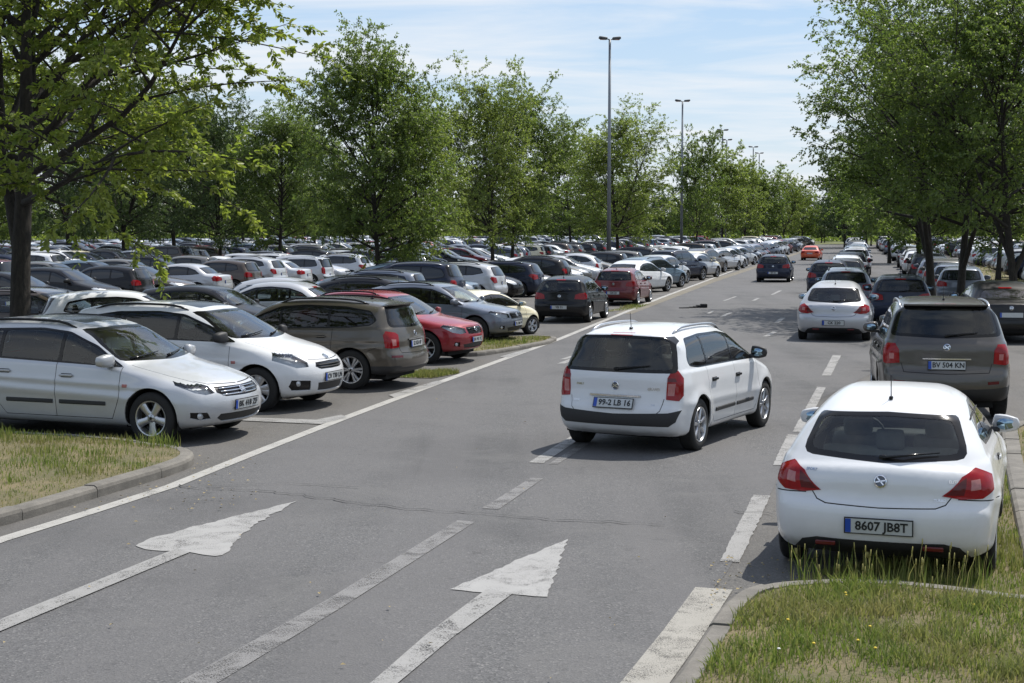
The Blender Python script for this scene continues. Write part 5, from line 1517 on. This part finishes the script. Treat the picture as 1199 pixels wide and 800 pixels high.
# cracks and patches
def crack(px, wd, seed):
    rg = np.random.RandomState(seed); P = [gp(*p) for p in px]; out = []
    for i in range(len(P) - 1):
        a, b = np.array(P[i]), np.array(P[i + 1]); n = max(3, int(np.linalg.norm(b - a) / .09))
        for k in range(n): out.append(a + (b - a) * k / n + rg.normal(0, .022, 2))
    out.append(np.array(P[-1])); polys = []; w0 = wd
    for i in range(len(out) - 1):
        w1 = wd * rg.uniform(.25, 1.5); t = out[i + 1] - out[i]; t /= max(np.linalg.norm(t), 1e-6); n = np.array((-t[1], t[0]))
        polys.append([tuple(out[i] + n * w0 / 2), tuple(out[i + 1] + n * w1 / 2), tuple(out[i + 1] - n * w1 / 2), tuple(out[i] - n * w0 / 2)]); w0 = w1
    return polys
M['crack'] = simple('crack_filler', (.020, .019, .019), .9)
sheet('crack', crack([(205, 569), (240, 574), (300, 575), (380, 584), (440, 593), (500, 599), (560, 603), (640, 609), (780, 616)], .013, 3) + crack([(240, 571), (340, 567), (420, 572)], .008, 5)
      + crack([(860, 600), (905, 604)], .010, 8) + crack([(845, 470), (935, 478)], .008, 9) + crack([(500, 470), (600, 476), (690, 470)], .007, 12), .020, M['crack'])

# ------------------------------------------------------------------ grass islands with kerbs
def island(name, poly, h=.12, kerb=True, soil_z=None, kw=.15):
    """raised bed: kerb ring (stones with joints) round a soil surface"""
    A = sum(poly[i - 1][0] * poly[i][1] - poly[i][0] * poly[i - 1][1] for i in range(len(poly)))
    if A < 0: poly = poly[::-1]
    poly = round_poly(poly, .5, 3); inn = inset(poly, kw)
    m = MB()
    m.add([(x, y, h - .012) for x, y in inn], [tuple(range(len(inn)))]); o = m.build(name, [M['soil']], smooth=False); tag(o, kind='structure')
    if kerb:
        k = MB(); n = len(poly); run = 0.; dz = RNG.uniform(-.008, .008)
        for i in range(n):
            a, b = np.array(poly[i]), np.array(poly[(i + 1) % n]); ai, bi = np.array(inn[i]), np.array(inn[(i + 1) % n]); ln = np.linalg.norm(b - a)
            cuts = [0.]; t = (1.2 - run) / ln if ln > 1e-6 else 2
            while t < 1: cuts.append(t); t += 1.2 / ln
            run = (run + ln) % 1.2; cuts.append(1.)
            for j in range(len(cuts) - 1):
                g = .005 / max(ln, .02)
                if j: dz = RNG.uniform(-.010, .010)
                t0, t1 = cuts[j] + (g if j else 0), cuts[j + 1] - (g if j < len(cuts) - 2 else 0)
                if t1 <= t0: continue
                o0, o1, i0, i1 = a + (b - a) * t0, a + (b - a) * t1, ai + (bi - ai) * t0, ai + (bi - ai) * t1
                e0, e1, h0, h1 = o0 + (i0 - o0) * .07, o1 + (i1 - o1) * .07, o0 + (i0 - o0) * .24, o1 + (i1 - o1) * .24
                V = [(*o0, -.02), (*o1, -.02), (*o1, h - .045 + dz), (*o0, h - .045 + dz), (*e0, h - .016 + dz), (*e1, h - .016 + dz), (*h0, h + dz), (*h1, h + dz), (*i0, h + dz), (*i1, h + dz), (*i0, -.02), (*i1, -.02)]
                k.add(V, [(0, 1, 2, 3), (3, 2, 5, 4), (4, 5, 7, 6), (6, 7, 9, 8), (8, 9, 11, 10), (0, 3, 4, 6, 8, 10), (1, 11, 9, 7, 5, 2)])
        tag(k.build('kerb', [M['kerb']], smooth=False), kind='structure')
    return inn
grg = np.random.RandomState(5)
def grass(poly, z, n, hmin, hmax, wid, lean=.5, clump=True, thr=.0, name='grass', sparse=.55):
    pts = tri_area_sample(poly, n, grg); tf = np.ones(n)
    if clump:
        k = max(6, n // 420); ce = pts[grg.randint(0, n, k)]; rad = grg.uniform(.12, .35, k)
        d = np.sqrt(((pts[:, None] - ce[None]) ** 2).sum(2)) / rad; q = np.exp(-(d.min(1) ** 2)); tf = .55 + .85 * q
        keep = grg.rand(n) < (1 - sparse + sparse * q); pts, tf = pts[keep], tf[keep]
    o = obj(name, grass_mesh(pts, np.full(len(pts), z), hmin, hmax, wid, grg, lean, tf)); tag(o, kind='stuff'); return o

ISL_L = [gp(-420, 690), gp(-150, 655), gp(0, 617), gp(132, 577), gp(196, 558), gp(230, 545), gp(224, 534), gp(120, 521), gp(0, 513), gp(-150, 506), gp(-420, 512)]
inn = island('grass_bed', ISL_L, .12); grass(inn, .10, 30000, .03, .115, .0085, sparse=.62)
grass([gp(-60, 506), gp(-60, 530), gp(90, 530), gp(200, 536), (gp(215, 533)), gp(120, 523), gp(0, 514)], .10, 2200, .06, .19, .009)
ISL_R = [gp(765, 840), gp(795, 800), gp(842, 726), gp(866, 705), gp(905, 695), gp(1000, 690), gp(1100, 697), gp(1199, 711), gp(1330, 722), gp(1500, 860), gp(1100, 900), gp(760, 900)]
inn = island('grass_bed', ISL_R, .10); grass(inn, .08, 24000, .03, .11, .0085, .95, sparse=.72)
# tall weeds behind the white car
wp = tri_area_sample([gp(925, 700), gp(925, 668), gp(1150, 676), gp(1185, 705), gp(1060, 712)], 280, grg)
o = obj('weeds', grass_mesh(wp, np.full(len(wp), .01), .10, .34, .008, grg, .35)); tag(o, kind='stuff')
M['seedhead'] = simple('seed_heads', (.36, .32, .10), .8, var=.3)
mm = MB()
for i in range(60):
    p = wp[i]; hh = RNG.uniform(.16, .33); dx_, dy_ = RNG.uniform(-.04, .04), RNG.uniform(-.04, .04)
    mm.tube([(p[0], p[1], 0), (p[0] + dx_ * .5, p[1] + dy_ * .5, hh * .7), (p[0] + dx_, p[1] + dy_, hh)], .0018, 4); mm.tube([(p[0] + dx_, p[1] + dy_, hh), (p[0] + dx_ * 1.1, p[1] + dy_ * 1.1, hh + .045)], [.006, .003], 5)
tag(mm.build('weeds', [M['seedhead']]), kind='stuff')
# soft verge under / beside the white car and along the right-hand row
V0 = [gp(868, 700), gp(905, 690), gp(925, 682), gp(960, 668), gp(1050, 655), gp(1150, 650), gp(1199, 640), gp(1330, 690), gp(1330, 722), gp(1199, 712), gp(1100, 699), gp(1000, 693), gp(905, 698)]
sheet('verge', [V0], .012, M['soil'])
grass([gp(950, 690), gp(960, 672), gp(1050, 660), gp(1160, 660), gp(1250, 670), gp(1260, 712), gp(1100, 698), gp(1000, 692)], .012, 3600, .03, .11, .007)
VR = [gp(1176, 511), gp(1199, 590), gp(1240, 720), gp(1600, 720), gp(1500, 560)]
k0, k1 = np.array(gp(1186, 600)), np.array(gp(1166, 500))
vd = (k1 - k0) / np.linalg.norm(k1 - k0); vn = np.array((vd[1], -vd[0]))
def vr(u, n): return tuple(k0 + vd * u + vn * n)
S_R = [vr(-3.4, 0), vr(3, 0), vr(6, .05), vr(7.5, .8), vr(6.5, 3.2), vr(4, 3.4), vr(-3.4, 3.2)]
inn = island('grass_bed', S_R, .07, True, kw=.2); grass(inn, .05, 14000, .04, .12, .009)
sheet('verge', [[vr(-3.2, -1.0), vr(3, -.55), vr(6, -.3), vr(6, .02), vr(-3.2, .02)]], .010, M['soil']); grass([vr(-3.2, -.75), vr(3, -.5), vr(6, -.3), vr(6, 0), vr(-3.2, 0)], .010, 7000, .03, .11, .009)
S_M = [vr(14, .9), vr(31, 1.3), vr(31, 3.0), vr(14, 2.6)]
inn = island('grass_bed', S_M, .08, True, kw=.2); grass(inn, .06, 9000, .05, .14, .012)
S_F = [vr(44, .4), vr(240, .9), vr(240, 3.2), vr(44, 2.9)]
inn = island('grass_bed', S_F, .10, True, kw=.2); grass(inn, .08, 9000, .08, .2, .03)
# small islands between the bays on the left, straw-coloured edge strip further on
for p, n in (([(505, 416), (560, 399), (622, 396), (655, 398), (640, 404), (600, 411), (556, 418)], 5000), ([(460, 442), (500, 436), (540, 437), (505, 443)], 3000), ([(420, 436), (520, 440), (500, 446), (440, 447)], 0), ([(700, 366), (735, 359), (762, 356), (745, 362)], 1800)):
    q = [gp(*x) for x in p]
    if n > 4000:
        inn = island('grass_bed', q, .09, True, kw=.12); grass(inn, .07, n, .03, .10, .012)
    elif n:
        sheet('verge', [q], .009, M['straw_verge']); grass(q, .009, n, .02, .10, .012)
sv = strip([un(46, 7.3), un(75, 7.6), un(120, 7.5), un(180, 7.4), un(225, 7.2)], .55)
sheet('verge', sv, .008, M['straw_verge'])
# litter of leaves and a strip of tyre rubber on the road
m = MB(); q0 = np.array(gp(824, 360))
for i in range(7):
    t = i / 6; m.rbox((q0[0] - .75 * t, q0[1] - .3 * t + .1 * math.sin(5 * t), .02 + .05 * (1 - t) ** 3), (.22, .24 * (1 - .6 * t) + .06 * (i % 2), .025 + .10 * (1 - t) ** 3), .03, 0, Matrix.Rotation(.2 * math.sin(i * 2.1), 3, 'Z'))
tag(m.build('tyre_scrap', [M['rubber']]), 'torn strip of black tyre rubber lying on the road lane', 'road debris')

# ------------------------------------------------------------------ lamp posts
M['pole'] = simple('galvanised_pole', (.20, .215, .23), .5, .6, var=.12, scale=3)
M['lamp_grey'] = simple('lamp_housing', (.06, .065, .07), .5)
def lamp_post(loc, h, rz, label):
    r = tag(empty('lamp_post', (*loc, 0), rz), label, 'lamp post', 'tall double lamp posts in the car park')
    m = MB(); m.tube([(0, 0, 0), (0, 0, h * .5), (0, 0, h)], [.17, .125, .085], 14); m.lathe_y([(.0, 0)], 3)
    m.rbox((0, 0, .05), (.55, .55, .1), .03); m.build('pole', [M['pole']], r)
    a = MB(); a.tube([(-.30, 0, h + .06), (0, 0, h - .02), (.30, 0, h + .04)], .045, 8); a.build('bracket', [M['pole']], r)
    for s in (-1, 1):
        b = MB(); b.rbox((s * .50, 0, h + .09), (.62, .40, .20), .08, 0, Matrix.Rotation(-.12 * s, 3, 'Y')); b.rbox((s * .52, 0, h - .02), (.40, .28, .03), .012, 1)
        b.build('lamp_head', [M['lamp_grey'], M['clear_lens']], r)
POLES = [(713, 112, 16.35, 'tallest lamp post standing before the leafy tree at mid left'), (798, 163, 16.1, 'second lamp post along the road before dense treetops'),
         (845, 214, 16.3, 'third lamp post rising thinly over distant treetops'), (850, 232, 16.0, 'thin lamp post close behind the third one'), (881, 256, 16.2, 'far lamp post peeking over the smallest trees'), (888, 285, 16.6, 'last and smallest lamp post far down the road')]
for px, Y, h, lab in POLES: lamp_post(at_depth(px, Y), h, R(8), lab)

# ------------------------------------------------------------------ trees
T = {}
T['near'] = TreeProto(31, 12.5, 6.4, 3.7, 46, .125, 32, 'leaf_a', .21, True, 11, 10, True, .22, .6)
T['big'] = TreeProto(5, 13.0, 5.2, 4.3, 38, .14, 20, 'leaf_b', .22, False, 10, 8, True, .32, .68)
T['mid'] = TreeProto(12, 9.0, 3.5, 1.9, 44, .125, 24, 'leaf_b', .16, False, 9, 7, False, .2, .72)
T['mid2'] = TreeProto(23, 10.5, 4.3, 2.1, 44, .145, 22, 'leaf_c', .17, False, 9, 7, True, .22, .72)
T['far'] = TreeProto(44, 10, 4.4, 2.0, 30, .28, 17, 'leaf_c', .17, False, 7, 5, False, .2, .75)
T['far2'] = TreeProto(57, 11, 4.7, 2.2, 30, .28, 17, 'leaf_b', .17, False, 7, 5, True, .2, .72)
TREES = []
def tree(px, Y, proto, top, hw, label, mat=None, rz=0.):
    """top: picture row of the tree top, hw: half width of the crown in picture pixels"""
    x, y = at_depth(px, Y); TREES.append((x, y)); t = T[proto]; s_ = F_PX / Y
    H = CAM_H + (268 - top) / s_; rr = hw / s_
    sc = rr / t.rad; t.make((x, y, 0), label, R(rz), sc, mat, None, sz=(H / t.top) / sc)
tree(20, 25.5, 'near', -520, 455, 'big tree with dark trunk and overhanging branches beside the silver estate', None, 200)
tree(441, 54, 'mid', 34, 92, 'shapely tree with straight dark trunk behind the red crossover', 'leaf_b', 30)
tree(474, 57, 'mid2', 112, 78, 'lighter tree pressed close to the straight trunked one', 'leaf_c', 100)
tree(577, 92, 'mid2', 78, 80, 'broad tall tree with twin trunks behind the dark hatchbacks', 'leaf_c', 10)
tree(600, 97, 'mid2', 92, 72, 'tree sharing a crown with the broad twin trunked one', 'leaf_b', 160)
tree(724, 118, 'mid2', 124, 74, 'feathery light green tree standing just behind the tallest lamp post', 'leaf_c', 60)
tree(668, 150, 'far', 150, 48, 'smaller tree filling the gap left of the feathery one', 'leaf_b', 20)
tree(815, 165, 'far2', 152, 40, 'dense tree standing behind the second lamp post', 'leaf_b', 80)
tree(846, 185, 'far', 172, 36, 'rounded tree right of the second lamp post', 'leaf_c', 130)
tree(872, 205, 'far2', 186, 34, 'tree under the third lamp post', 'leaf_c', 10)
tree(895, 225, 'far', 194, 32, 'tree in the distant row before the road end', 'leaf_b', 70)
tree(918, 245, 'far2', 200, 30, 'pale tree near the end of the distant row', 'leaf_c', 190)
tree(940, 262, 'far', 214, 26, 'last small tree at the end of the left hand row', 'leaf_b', 40)
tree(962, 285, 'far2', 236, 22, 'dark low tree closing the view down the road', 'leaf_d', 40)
tree(328, 92, 'mid', 118, 62, 'thin trunked tree left of the shapely one', 'leaf_b', 200)
tree(368, 125, 'mid2', 128, 58, 'yellowish tree between two darker crowns at left', 'leaf_c', 300)
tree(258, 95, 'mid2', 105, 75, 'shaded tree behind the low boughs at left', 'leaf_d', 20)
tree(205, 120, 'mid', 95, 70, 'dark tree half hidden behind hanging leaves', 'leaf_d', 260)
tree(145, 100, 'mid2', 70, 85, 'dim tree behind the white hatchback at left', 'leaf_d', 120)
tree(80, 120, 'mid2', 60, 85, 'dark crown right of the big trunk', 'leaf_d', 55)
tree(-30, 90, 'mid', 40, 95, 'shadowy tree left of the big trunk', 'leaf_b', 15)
tree(285, 150, 'far', 140, 55, 'far tree glimpsed between hanging boughs', 'leaf_b', 90)
tree(1092, 49, 'big', -50, 178, 'large tree with forked dark trunk nearest the road at right', 'leaf_b', 250)
tree(1126, 43.5, 'big', -70, 170, 'large tree with single thick trunk beside the forked one', 'leaf_b', 75)
tree(1194, 40, 'big', -90, 190, 'tall tree at the right edge of the picture', 'leaf_b', 140)
tree(1042, 115, 'mid2', 118, 62, 'tree further along the right hand row', 'leaf_b', 20)
tree(1015, 165, 'far', 180, 42, 'distant tree of the right hand row', 'leaf_b', 0)
tree(1078, 80, 'mid', 70, 85, 'tree behind the forked trunk at right', 'leaf_b', 310)
tree(1170, 75, 'mid2', 60, 95, 'tree deep in the shade at right', 'leaf_b', 200)
rt = random.Random(3)
for k, px in enumerate(np.linspace(-60, 985, 46)):
    px += rt.uniform(-9, 9); Y = rt.uniform(268, 330)
    x, y = at_depth(px, Y); p = rt.choice(['far', 'far2']); sc = rt.uniform(.8, 1.25) * .74
    if px > 900: sc *= .75
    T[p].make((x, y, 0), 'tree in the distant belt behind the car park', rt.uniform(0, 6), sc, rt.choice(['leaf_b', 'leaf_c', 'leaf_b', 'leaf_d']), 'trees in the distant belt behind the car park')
for k in range(16):
    px = rt.uniform(985, 1210); Y = rt.uniform(190, 300); x, y = at_depth(px, Y)
    T[rt.choice(['far', 'far2'])].make((x, y, 0), 'tree beyond the right hand car park', rt.uniform(0, 6), rt.uniform(.65, .85), rt.choice(['leaf_b', 'leaf_d']), 'trees beyond the right hand car park')

wr = np.random.RandomState(77)
def foliage_band(name, pts, top, depth, n, size, mat, seed):
    rg = np.random.RandomState(seed); P = [np.array(p) for p in pts]; sg = [np.linalg.norm(P[i + 1] - P[i]) for i in range(len(P) - 1)]; cum = np.concatenate([[0], np.cumsum(sg)])
    t = rg.uniform(0, cum[-1], n); x = np.interp(t, cum, [p[0] for p in P]); y = np.interp(t, cum, [p[1] for p in P]) + rg.normal(0, depth, n)
    hgt = top * (.62 + .22 * np.sin(t * .11 + seed) + .16 * np.sin(t * .37) + .12 * np.sin(t * 1.3))
    z = hgt * rg.uniform(0, 1, n) ** .8
    C = np.stack([x, y, z], 1); V = []
    a = rg.normal(0, 1, (n, 3)); a /= np.linalg.norm(a, axis=1)[:, None]; b = np.cross(a, rg.normal(0, 1, (n, 3))); b /= np.linalg.norm(b, axis=1)[:, None]
    s_ = size * rg.uniform(.5, 1.2, n)[:, None]
    V = np.stack([C - a * s_, C + b * s_ * .6, C + a * s_, C - b * s_ * .6], 1).reshape(-1, 3)
    o = obj(name, mesh_from(name, V, np.arange(n * 4).reshape(-1, 4), [M[mat]], smooth=False)); tag(o, kind='stuff')
foliage_band('far_or_unseen_wood', [at_depth(-80, 345), at_depth(420, 350), at_depth(985, 360), at_depth(1320, 350)], 9.5, 4, 52000, .62, 'leaf_d', 3)
foliage_band('far_or_unseen_wood', [(-95, 200), (-80, 20), (-55, -38), (60, -40), (75, 10)], 10.5, 3, 36000, .50, 'leaf_b', 21)  # unseen trees behind and beside the camera, added to darken reflections on cars
foliage_band('undergrowth', [at_depth(-60, 320), at_depth(985, 320), at_depth(1300, 330)], 2.0, 3, 12000, .40, 'leaf_c', 9)

M['petal'] = simple('dandelion_yellow', (.62, .46, .03), .7); M['petal_white'] = simple('daisy_white', (.7, .7, .66), .7)
fl = MB()
for i in range(9):
    p = gp(RNG.uniform(880, 1199), RNG.uniform(715, 800)); hh = RNG.uniform(.14, .2)
    fl.tube([(p[0], p[1], .08), (p[0] + .01, p[1], hh)], .002, 4, 0); k = RNG.choice([1, 1, 2]); fl.rbox((p[0] + .01, p[1], hh), (.02, .02, .01), .006, k, None, 1)
tag(fl.build('weed_flowers', [M['blade'], M['petal'], M['petal_white']]), kind='stuff')
dl = MB()
for i in range(260):
    q = gp(RNG.uniform(0, 1199), RNG.uniform(430, 800)) if i < 60 else (gp(RNG.uniform(830, 960), RNG.uniform(655, 715)) if i < 150 else gp(RNG.uniform(60, 300), RNG.uniform(535, 600)))
    a = RNG.uniform(0, 6); r_ = RNG.uniform(.008, .022); c_, s_ = math.cos(a) * r_, math.sin(a) * r_
    dl.add([(q[0] + c_, q[1] + s_, .026), (q[0] - s_ * .6, q[1] + c_ * .6, .036), (q[0] - c_, q[1] - s_, .028), (q[0] + s_ * .6, q[1] - c_ * .6, .030)], [(0, 1, 2, 3)])
tag(dl.build('leaf_litter', [M['straw']], smooth=False), kind='stuff')
# ================================================================== the cars
import os
HI = {}; LO = {}
def hi(k):
    if k not in HI: HI[k] = CarType(SPEC[k], True)
    return HI[k]
def lo(k):
    if k not in LO: LO[k] = CarType(SPEC[k], False)
    return LO[k]
PLACED = []          # (x, y, heading)
def put(kind, col, label, px, wheel, heading, sc=1.0, plate=None, name='parked_car', group=None, hires=True, szf=1.0):
    """wheel: 'RL' rear left, 'RR', 'FL', 'FR' or 'R' rear axle middle, whose ground contact shows at pixel px"""
    ct = hi(kind) if hires else lo(kind); sp = ct.sp; a = R(heading)
    f = np.array((math.sin(a), math.cos(a))); l = np.array((-math.cos(a), math.sin(a)))
    lx = {'R': sp['xr'], 'F': sp['xf'], 'C': 0}[wheel[0]]; ly = {'L': 1, 'R': -1}.get(wheel[1:], 0) * (sp['hw'] - .03)
    p = np.array(gp(*px)) - (f * lx + l * ly) * sc
    PLACED.append((p[0], p[1], heading))
    return ct.make((p[0], p[1], 0), heading, col, label, group, name, plate, scale=(sc, sc, sc * szf))
def putxy(kind, col, label, p, heading, sc=1.0, group=None, hires=False, szf=1.0, plate=None):
    PLACED.append((p[0], p[1], heading))
    ct = hi(kind) if hires else lo(kind)
    return ct.make((p[0], p[1], 0), heading, col, label, group, 'parked_car', plate, scale=(sc, sc, sc * szf))

put('hatch', 'white', 'white three-door hatchback parked nearest at right with its tail to us', (1162, 668), 'RR', 19, .915, '8607 JB8T', szf=1.04)
put('carrier', 'white', 'white people carrier driving away along the road with roof rails', (818, 527), 'RR', 27.5, .925, '99-2 LB 16', 'driving_car', szf=1.07)
put('tourer', 'lightsilver', 'silver estate with roof rails at the left edge facing the road', (178, 520), 'FR', 111, 1.0, 'BK 418 ZF', szf=1.0)
put('minivan', 'white', 'white compact van with grey mirrors between silver estate and bronze estate', (301, 482), 'FR', 110, 1.0, 'CV 730 LN', szf=1.0)
put('suv', 'bronze', 'bronze grey tall estate parked tail first to the road at left', (411, 456), 'RL', -72, .91, '52 KH 07')
put('crossover', 'red', 'bright red crossover facing the road beside the bronze estate', (498, 426), 'FR', 112, .88, 'EA 915 TC')
put('crossover', 'slate', 'slate blue crossover facing the road right of the red one', (556, 403), 'FR', 111, .88, 'DL 306 PV')
put('citycar', 'cream', 'cream little car with orange tail lamp near the slate crossover', (623, 391), 'FR', 38, .90, None, szf=.85)
put('offroader', 'taupe', 'grey brown off-roader parked ahead of the white hatchback at right', (1174, 488), 'RR', 11, .925, 'BV 504 KN', szf=1.07)
put('hatch', 'silver', 'silver hatchback on the roadside ahead of the grey brown off-roader', (1018, 398), 'RR', 14.5, .94, 'CK 220', szf=1.03)
put('compact', 'black', 'black hatchback parked tail out beyond the cream car', (691, 377), 'RR', 15, .88, 'YB 71')
put('compact', 'wine', 'dark red hatchback parked just beyond the black one', (747, 357), 'RR', 16, .87, 'GM 20')
put('compact', 'navy', 'dark car driving away far down the road with red tail lamps', (925, 330), 'RR', 13.5, .93, 'RT 54', 'driving_car')
# ---- more cars that stand out: second row at left, the roadside row at right
putxy('compact', 'white', 'white hatchback in the second row showing a red tail lamp beside the big tree', (-7.6, 30.4), 76, .95, None, True)
putxy('estate', 'brown', 'dark grey-brown wagon standing between the big trunk and the white hatchback', (-9.6, 31.4), 100, .95, None, True)
putxy('crossover', 'black', 'black crossover with roof rails tucked behind the slate blue one', un(36.0, 11.6), 108, .92, None, True)
putxy('saloon', 'black', 'black saloon behind the cream car showing its tail lamp', un(39.6, 13.4), 70, .95, None, True)
putxy('estate', 'grey', 'grey wagon with roof rails directly ahead of the grey brown off-roader', (7.65, 27.3), 12, .95, None, True)
putxy('compact', 'navy', 'navy hatchback on the kerb left of the forked tree', (10.75, 42.2), 13, .93, None, True)
putxy('saloon', 'black', 'black saloon in tree shade at the right edge', (11.6, 36.4), 9, .97, None, True)
putxy('estate', 'slate', 'slate wagon parked on the roadside beyond the silver hatchback', un(50, .7), 13, .95, None, True)
putxy('compact', 'navy', 'navy hatchback parked half on the road beyond the slate wagon', un(62, 1.5), 14, .95, None, True)
putxy('saloon', 'orange', 'orange red saloon standing out far down the right hand row', (25.0, 127), 16, .86, None, False)

CN = {'white': 'white', 'cream': 'cream', 'silver': 'silver', 'lightsilver': 'silver', 'grey': 'grey', 'bronze': 'bronze', 'taupe': 'taupe', 'slate': 'slate', 'black': 'black', 'navy': 'navy', 'red': 'red', 'wine': 'maroon', 'orange': 'orange', 'teal': 'blue-grey', 'brown': 'brown'}
KN = {'hatch': 'coupe', 'carrier': 'minivan', 'tourer': 'estate', 'minivan': 'van', 'suv': 'SUV', 'crossover': 'crossover', 'compact': 'hatchback', 'saloon': 'saloon', 'estate': 'wagon', 'offroader': 'off-roader', 'citycar': 'minicar'}
rc = random.Random(21)
COLS = ['white'] * 9 + ['silver'] * 5 + ['lightsilver'] * 6 + ['grey'] * 4 + ['slate'] * 3 + ['black'] * 9 + ['navy'] * 5 + ['wine', 'wine', 'red', 'teal', 'teal', 'brown', 'brown', 'bronze', 'cream']
KIND = ['compact'] * 5 + ['saloon'] * 4 + ['estate'] * 4 + ['crossover'] * 3 + ['minivan', 'suv', 'tourer', 'tourer', 'carrier', 'hatch', 'offroader', 'citycar']
ROWS = []            # (phrase, offset n, u from, u to, pitch, headings, along the road?)
LH, RH = 13.2 + 90, 13.2 - 90
ROWS += [('in the roadside row at left', 9.3, 62, 236, 4.75, [31], True),
         ('in second row left of road', 14.4, 14, 236, 2.85, [LH, RH], False),
         ('in third row left of road', 25.6, 30, 236, 2.85, [LH, RH], False), ('in fourth row left of road', 30.7, 36, 236, 2.85, [LH, RH], False),
         ('in fifth row left of road', 42.0, 50, 236, 2.9, [LH, RH], False), ('in sixth row left of road', 47.2, 60, 236, 2.9, [LH, RH], False),
         ('in seventh row left of road', 58.5, 80, 236, 2.9, [LH, RH], False), ('in eighth row left of road', 63.6, 90, 236, 2.9, [LH, RH], False),
         ('in ninth row left of road', 75, 105, 236, 3.0, [LH, RH], False), ('in tenth row left of road', 80, 110, 236, 3.0, [LH, RH], False),
         ('in roadside row at right', .9, 68, 236, 5.3, [14], True), ('in shaded row at right', -2.9, 54, 236, 5.2, [15], True),
         ('in second lot row at right', -9.0, 62, 236, 2.9, [LH, RH], False), ('in third lot row at right', -14.2, 88, 236, 2.9, [LH, RH], False), ('in last lot row at right', -26, 150, 236, 3.0, [LH, RH], False)]
CARS = []
L1C = ['white', 'teal', 'lightsilver', 'navy', 'silver', 'cream', 'brown', 'silver', 'white', 'slate', 'lightsilver', 'navy', 'silver', 'slate', 'wine', 'navy']
L1K = ['saloon', 'estate', 'compact', 'offroader', 'saloon', 'compact', 'crossover', 'estate', 'saloon', 'compact', 'saloon', 'estate', 'saloon', 'compact', 'saloon', 'compact']
HEADS = [(-1e9, -1e9)]
for ri, (ph, n0, u0, u1, pitch, hd, along) in enumerate(ROWS):
    row = []; u = u0; k = 0
    while u < u1:
        col = L1C[k] if ri == 0 and k < len(L1C) else rc.choice(COLS); kd = L1K[k] if ri == 0 and k < len(L1K) else rc.choice(KIND)
        if ri >= 10 and col in ('red', 'wine', 'cream', 'orange'): col = 'silver'
        if ri == 1 and u < 46 and col in ('red', 'wine', 'orange'): col = 'silver'
        if ri == 11 and u < 80: col = rc.choice(['black', 'navy', 'slate', 'grey'])
        k += 1
        h = rc.choice(hd) + rc.uniform(-3, 3); n = n0 + rc.uniform(-.25, .25)
        if ri == 10 or ri == 11: n += .8 * min(1, max(0, (u - 120) / 80))
        p = un(u, n); u += pitch * rc.uniform(.97, 1.06)
        if rc.random() < (.03 if ri else .0): continue
        if abs(p[0]) > .345 * p[1] + 2.2 or p[1] < 12: continue
        if any((p[0] - t[0]) ** 2 + (p[1] - t[1]) ** 2 < (1.75 if not along else 1.5) ** 2 for t in TREES): continue
        if any((p[0] - t[0]) ** 2 + (p[1] - t[1]) ** 2 < 2.55 ** 2 for t in PLACED): continue
        if along and any((p[0] - t[0]) ** 2 + (p[1] - t[1]) ** 2 < 4.2 ** 2 for t in PLACED): continue
        row.append([p, h, col, kd, n])
    for i, c in enumerate(row):
        a = row[i - 1] if i else None; b = row[i + 1] if i + 1 < len(row) else None
        me_ = f"{CN[c[2]]} {KN[c[3]]} {ph}"
        if a and b: lab = me_ + f" between {CN[a[2]]} {KN[a[3]]} and {CN[b[2]]} {KN[b[3]]}"
        elif b: lab = me_ + f" at its near end beside {CN[b[2]]} {KN[b[3]]}"
        else: lab = me_ + ' at its far end'
        CARS.append((c[0], c[1], c[2], c[3], lab, 'cars ' + ph))
CARS.sort(key=lambda c: c[0][1])
N_IND = 300 - len(PLACED)
STUFFV, STUFFF, STUFFM, SM = [], [], [], []
for i, (p, h, col, kd, lab, grp) in enumerate(CARS):
    sc = rc.uniform(.91, .96)
    if i < N_IND:
        if p[1] < 44: hi(kd).make((p[0], p[1], 0), h, col, lab, grp, 'parked_car', scale=(sc,) * 3)
        elif p[1] < 100: lo(kd).make((p[0], p[1], 0), h, col, lab, grp, 'parked_car', scale=(sc,) * 3)
        else:
            o = obj('parked_car', lo(kd).single(), None, (p[0], p[1], 0), (0, 0, R(90 - h))); o.scale = (sc,) * 3
            tag(o, lab, 'car', grp); o.material_slots[0].link = 'OBJECT'; o.material_slots[0].material = PAINT[col]
    else:
        ct = lo(kd); ct.single(); V, F, MI, mats = ct._raw
        a = R(90 - h); W = np.stack([V[:, 0] * math.cos(a) - V[:, 1] * math.sin(a) + p[0], V[:, 0] * math.sin(a) + V[:, 1] * math.cos(a) + p[1], V[:, 2]], 1)
        b = sum(len(x) for x in STUFFV); STUFFV.append(W)
        mm = [PAINT[col]] + mats[1:]; im = []
        for m_ in mm:
            if m_ not in SM: SM.append(m_)
            im.append(SM.index(m_))
        STUFFF += [tuple(b + j for j in f) for f in F]; STUFFM += [im[j] for j in MI]
if STUFFV:
    o = obj('distant_parked_cars', mesh_from('distant_parked_cars', np.vstack(STUFFV), STUFFF, SM, STUFFM)); tag(o, kind='stuff')
print('cars', len(CARS), 'individuals', N_IND, 'farthest individual', CARS[min(N_IND, len(CARS)) - 1][0])
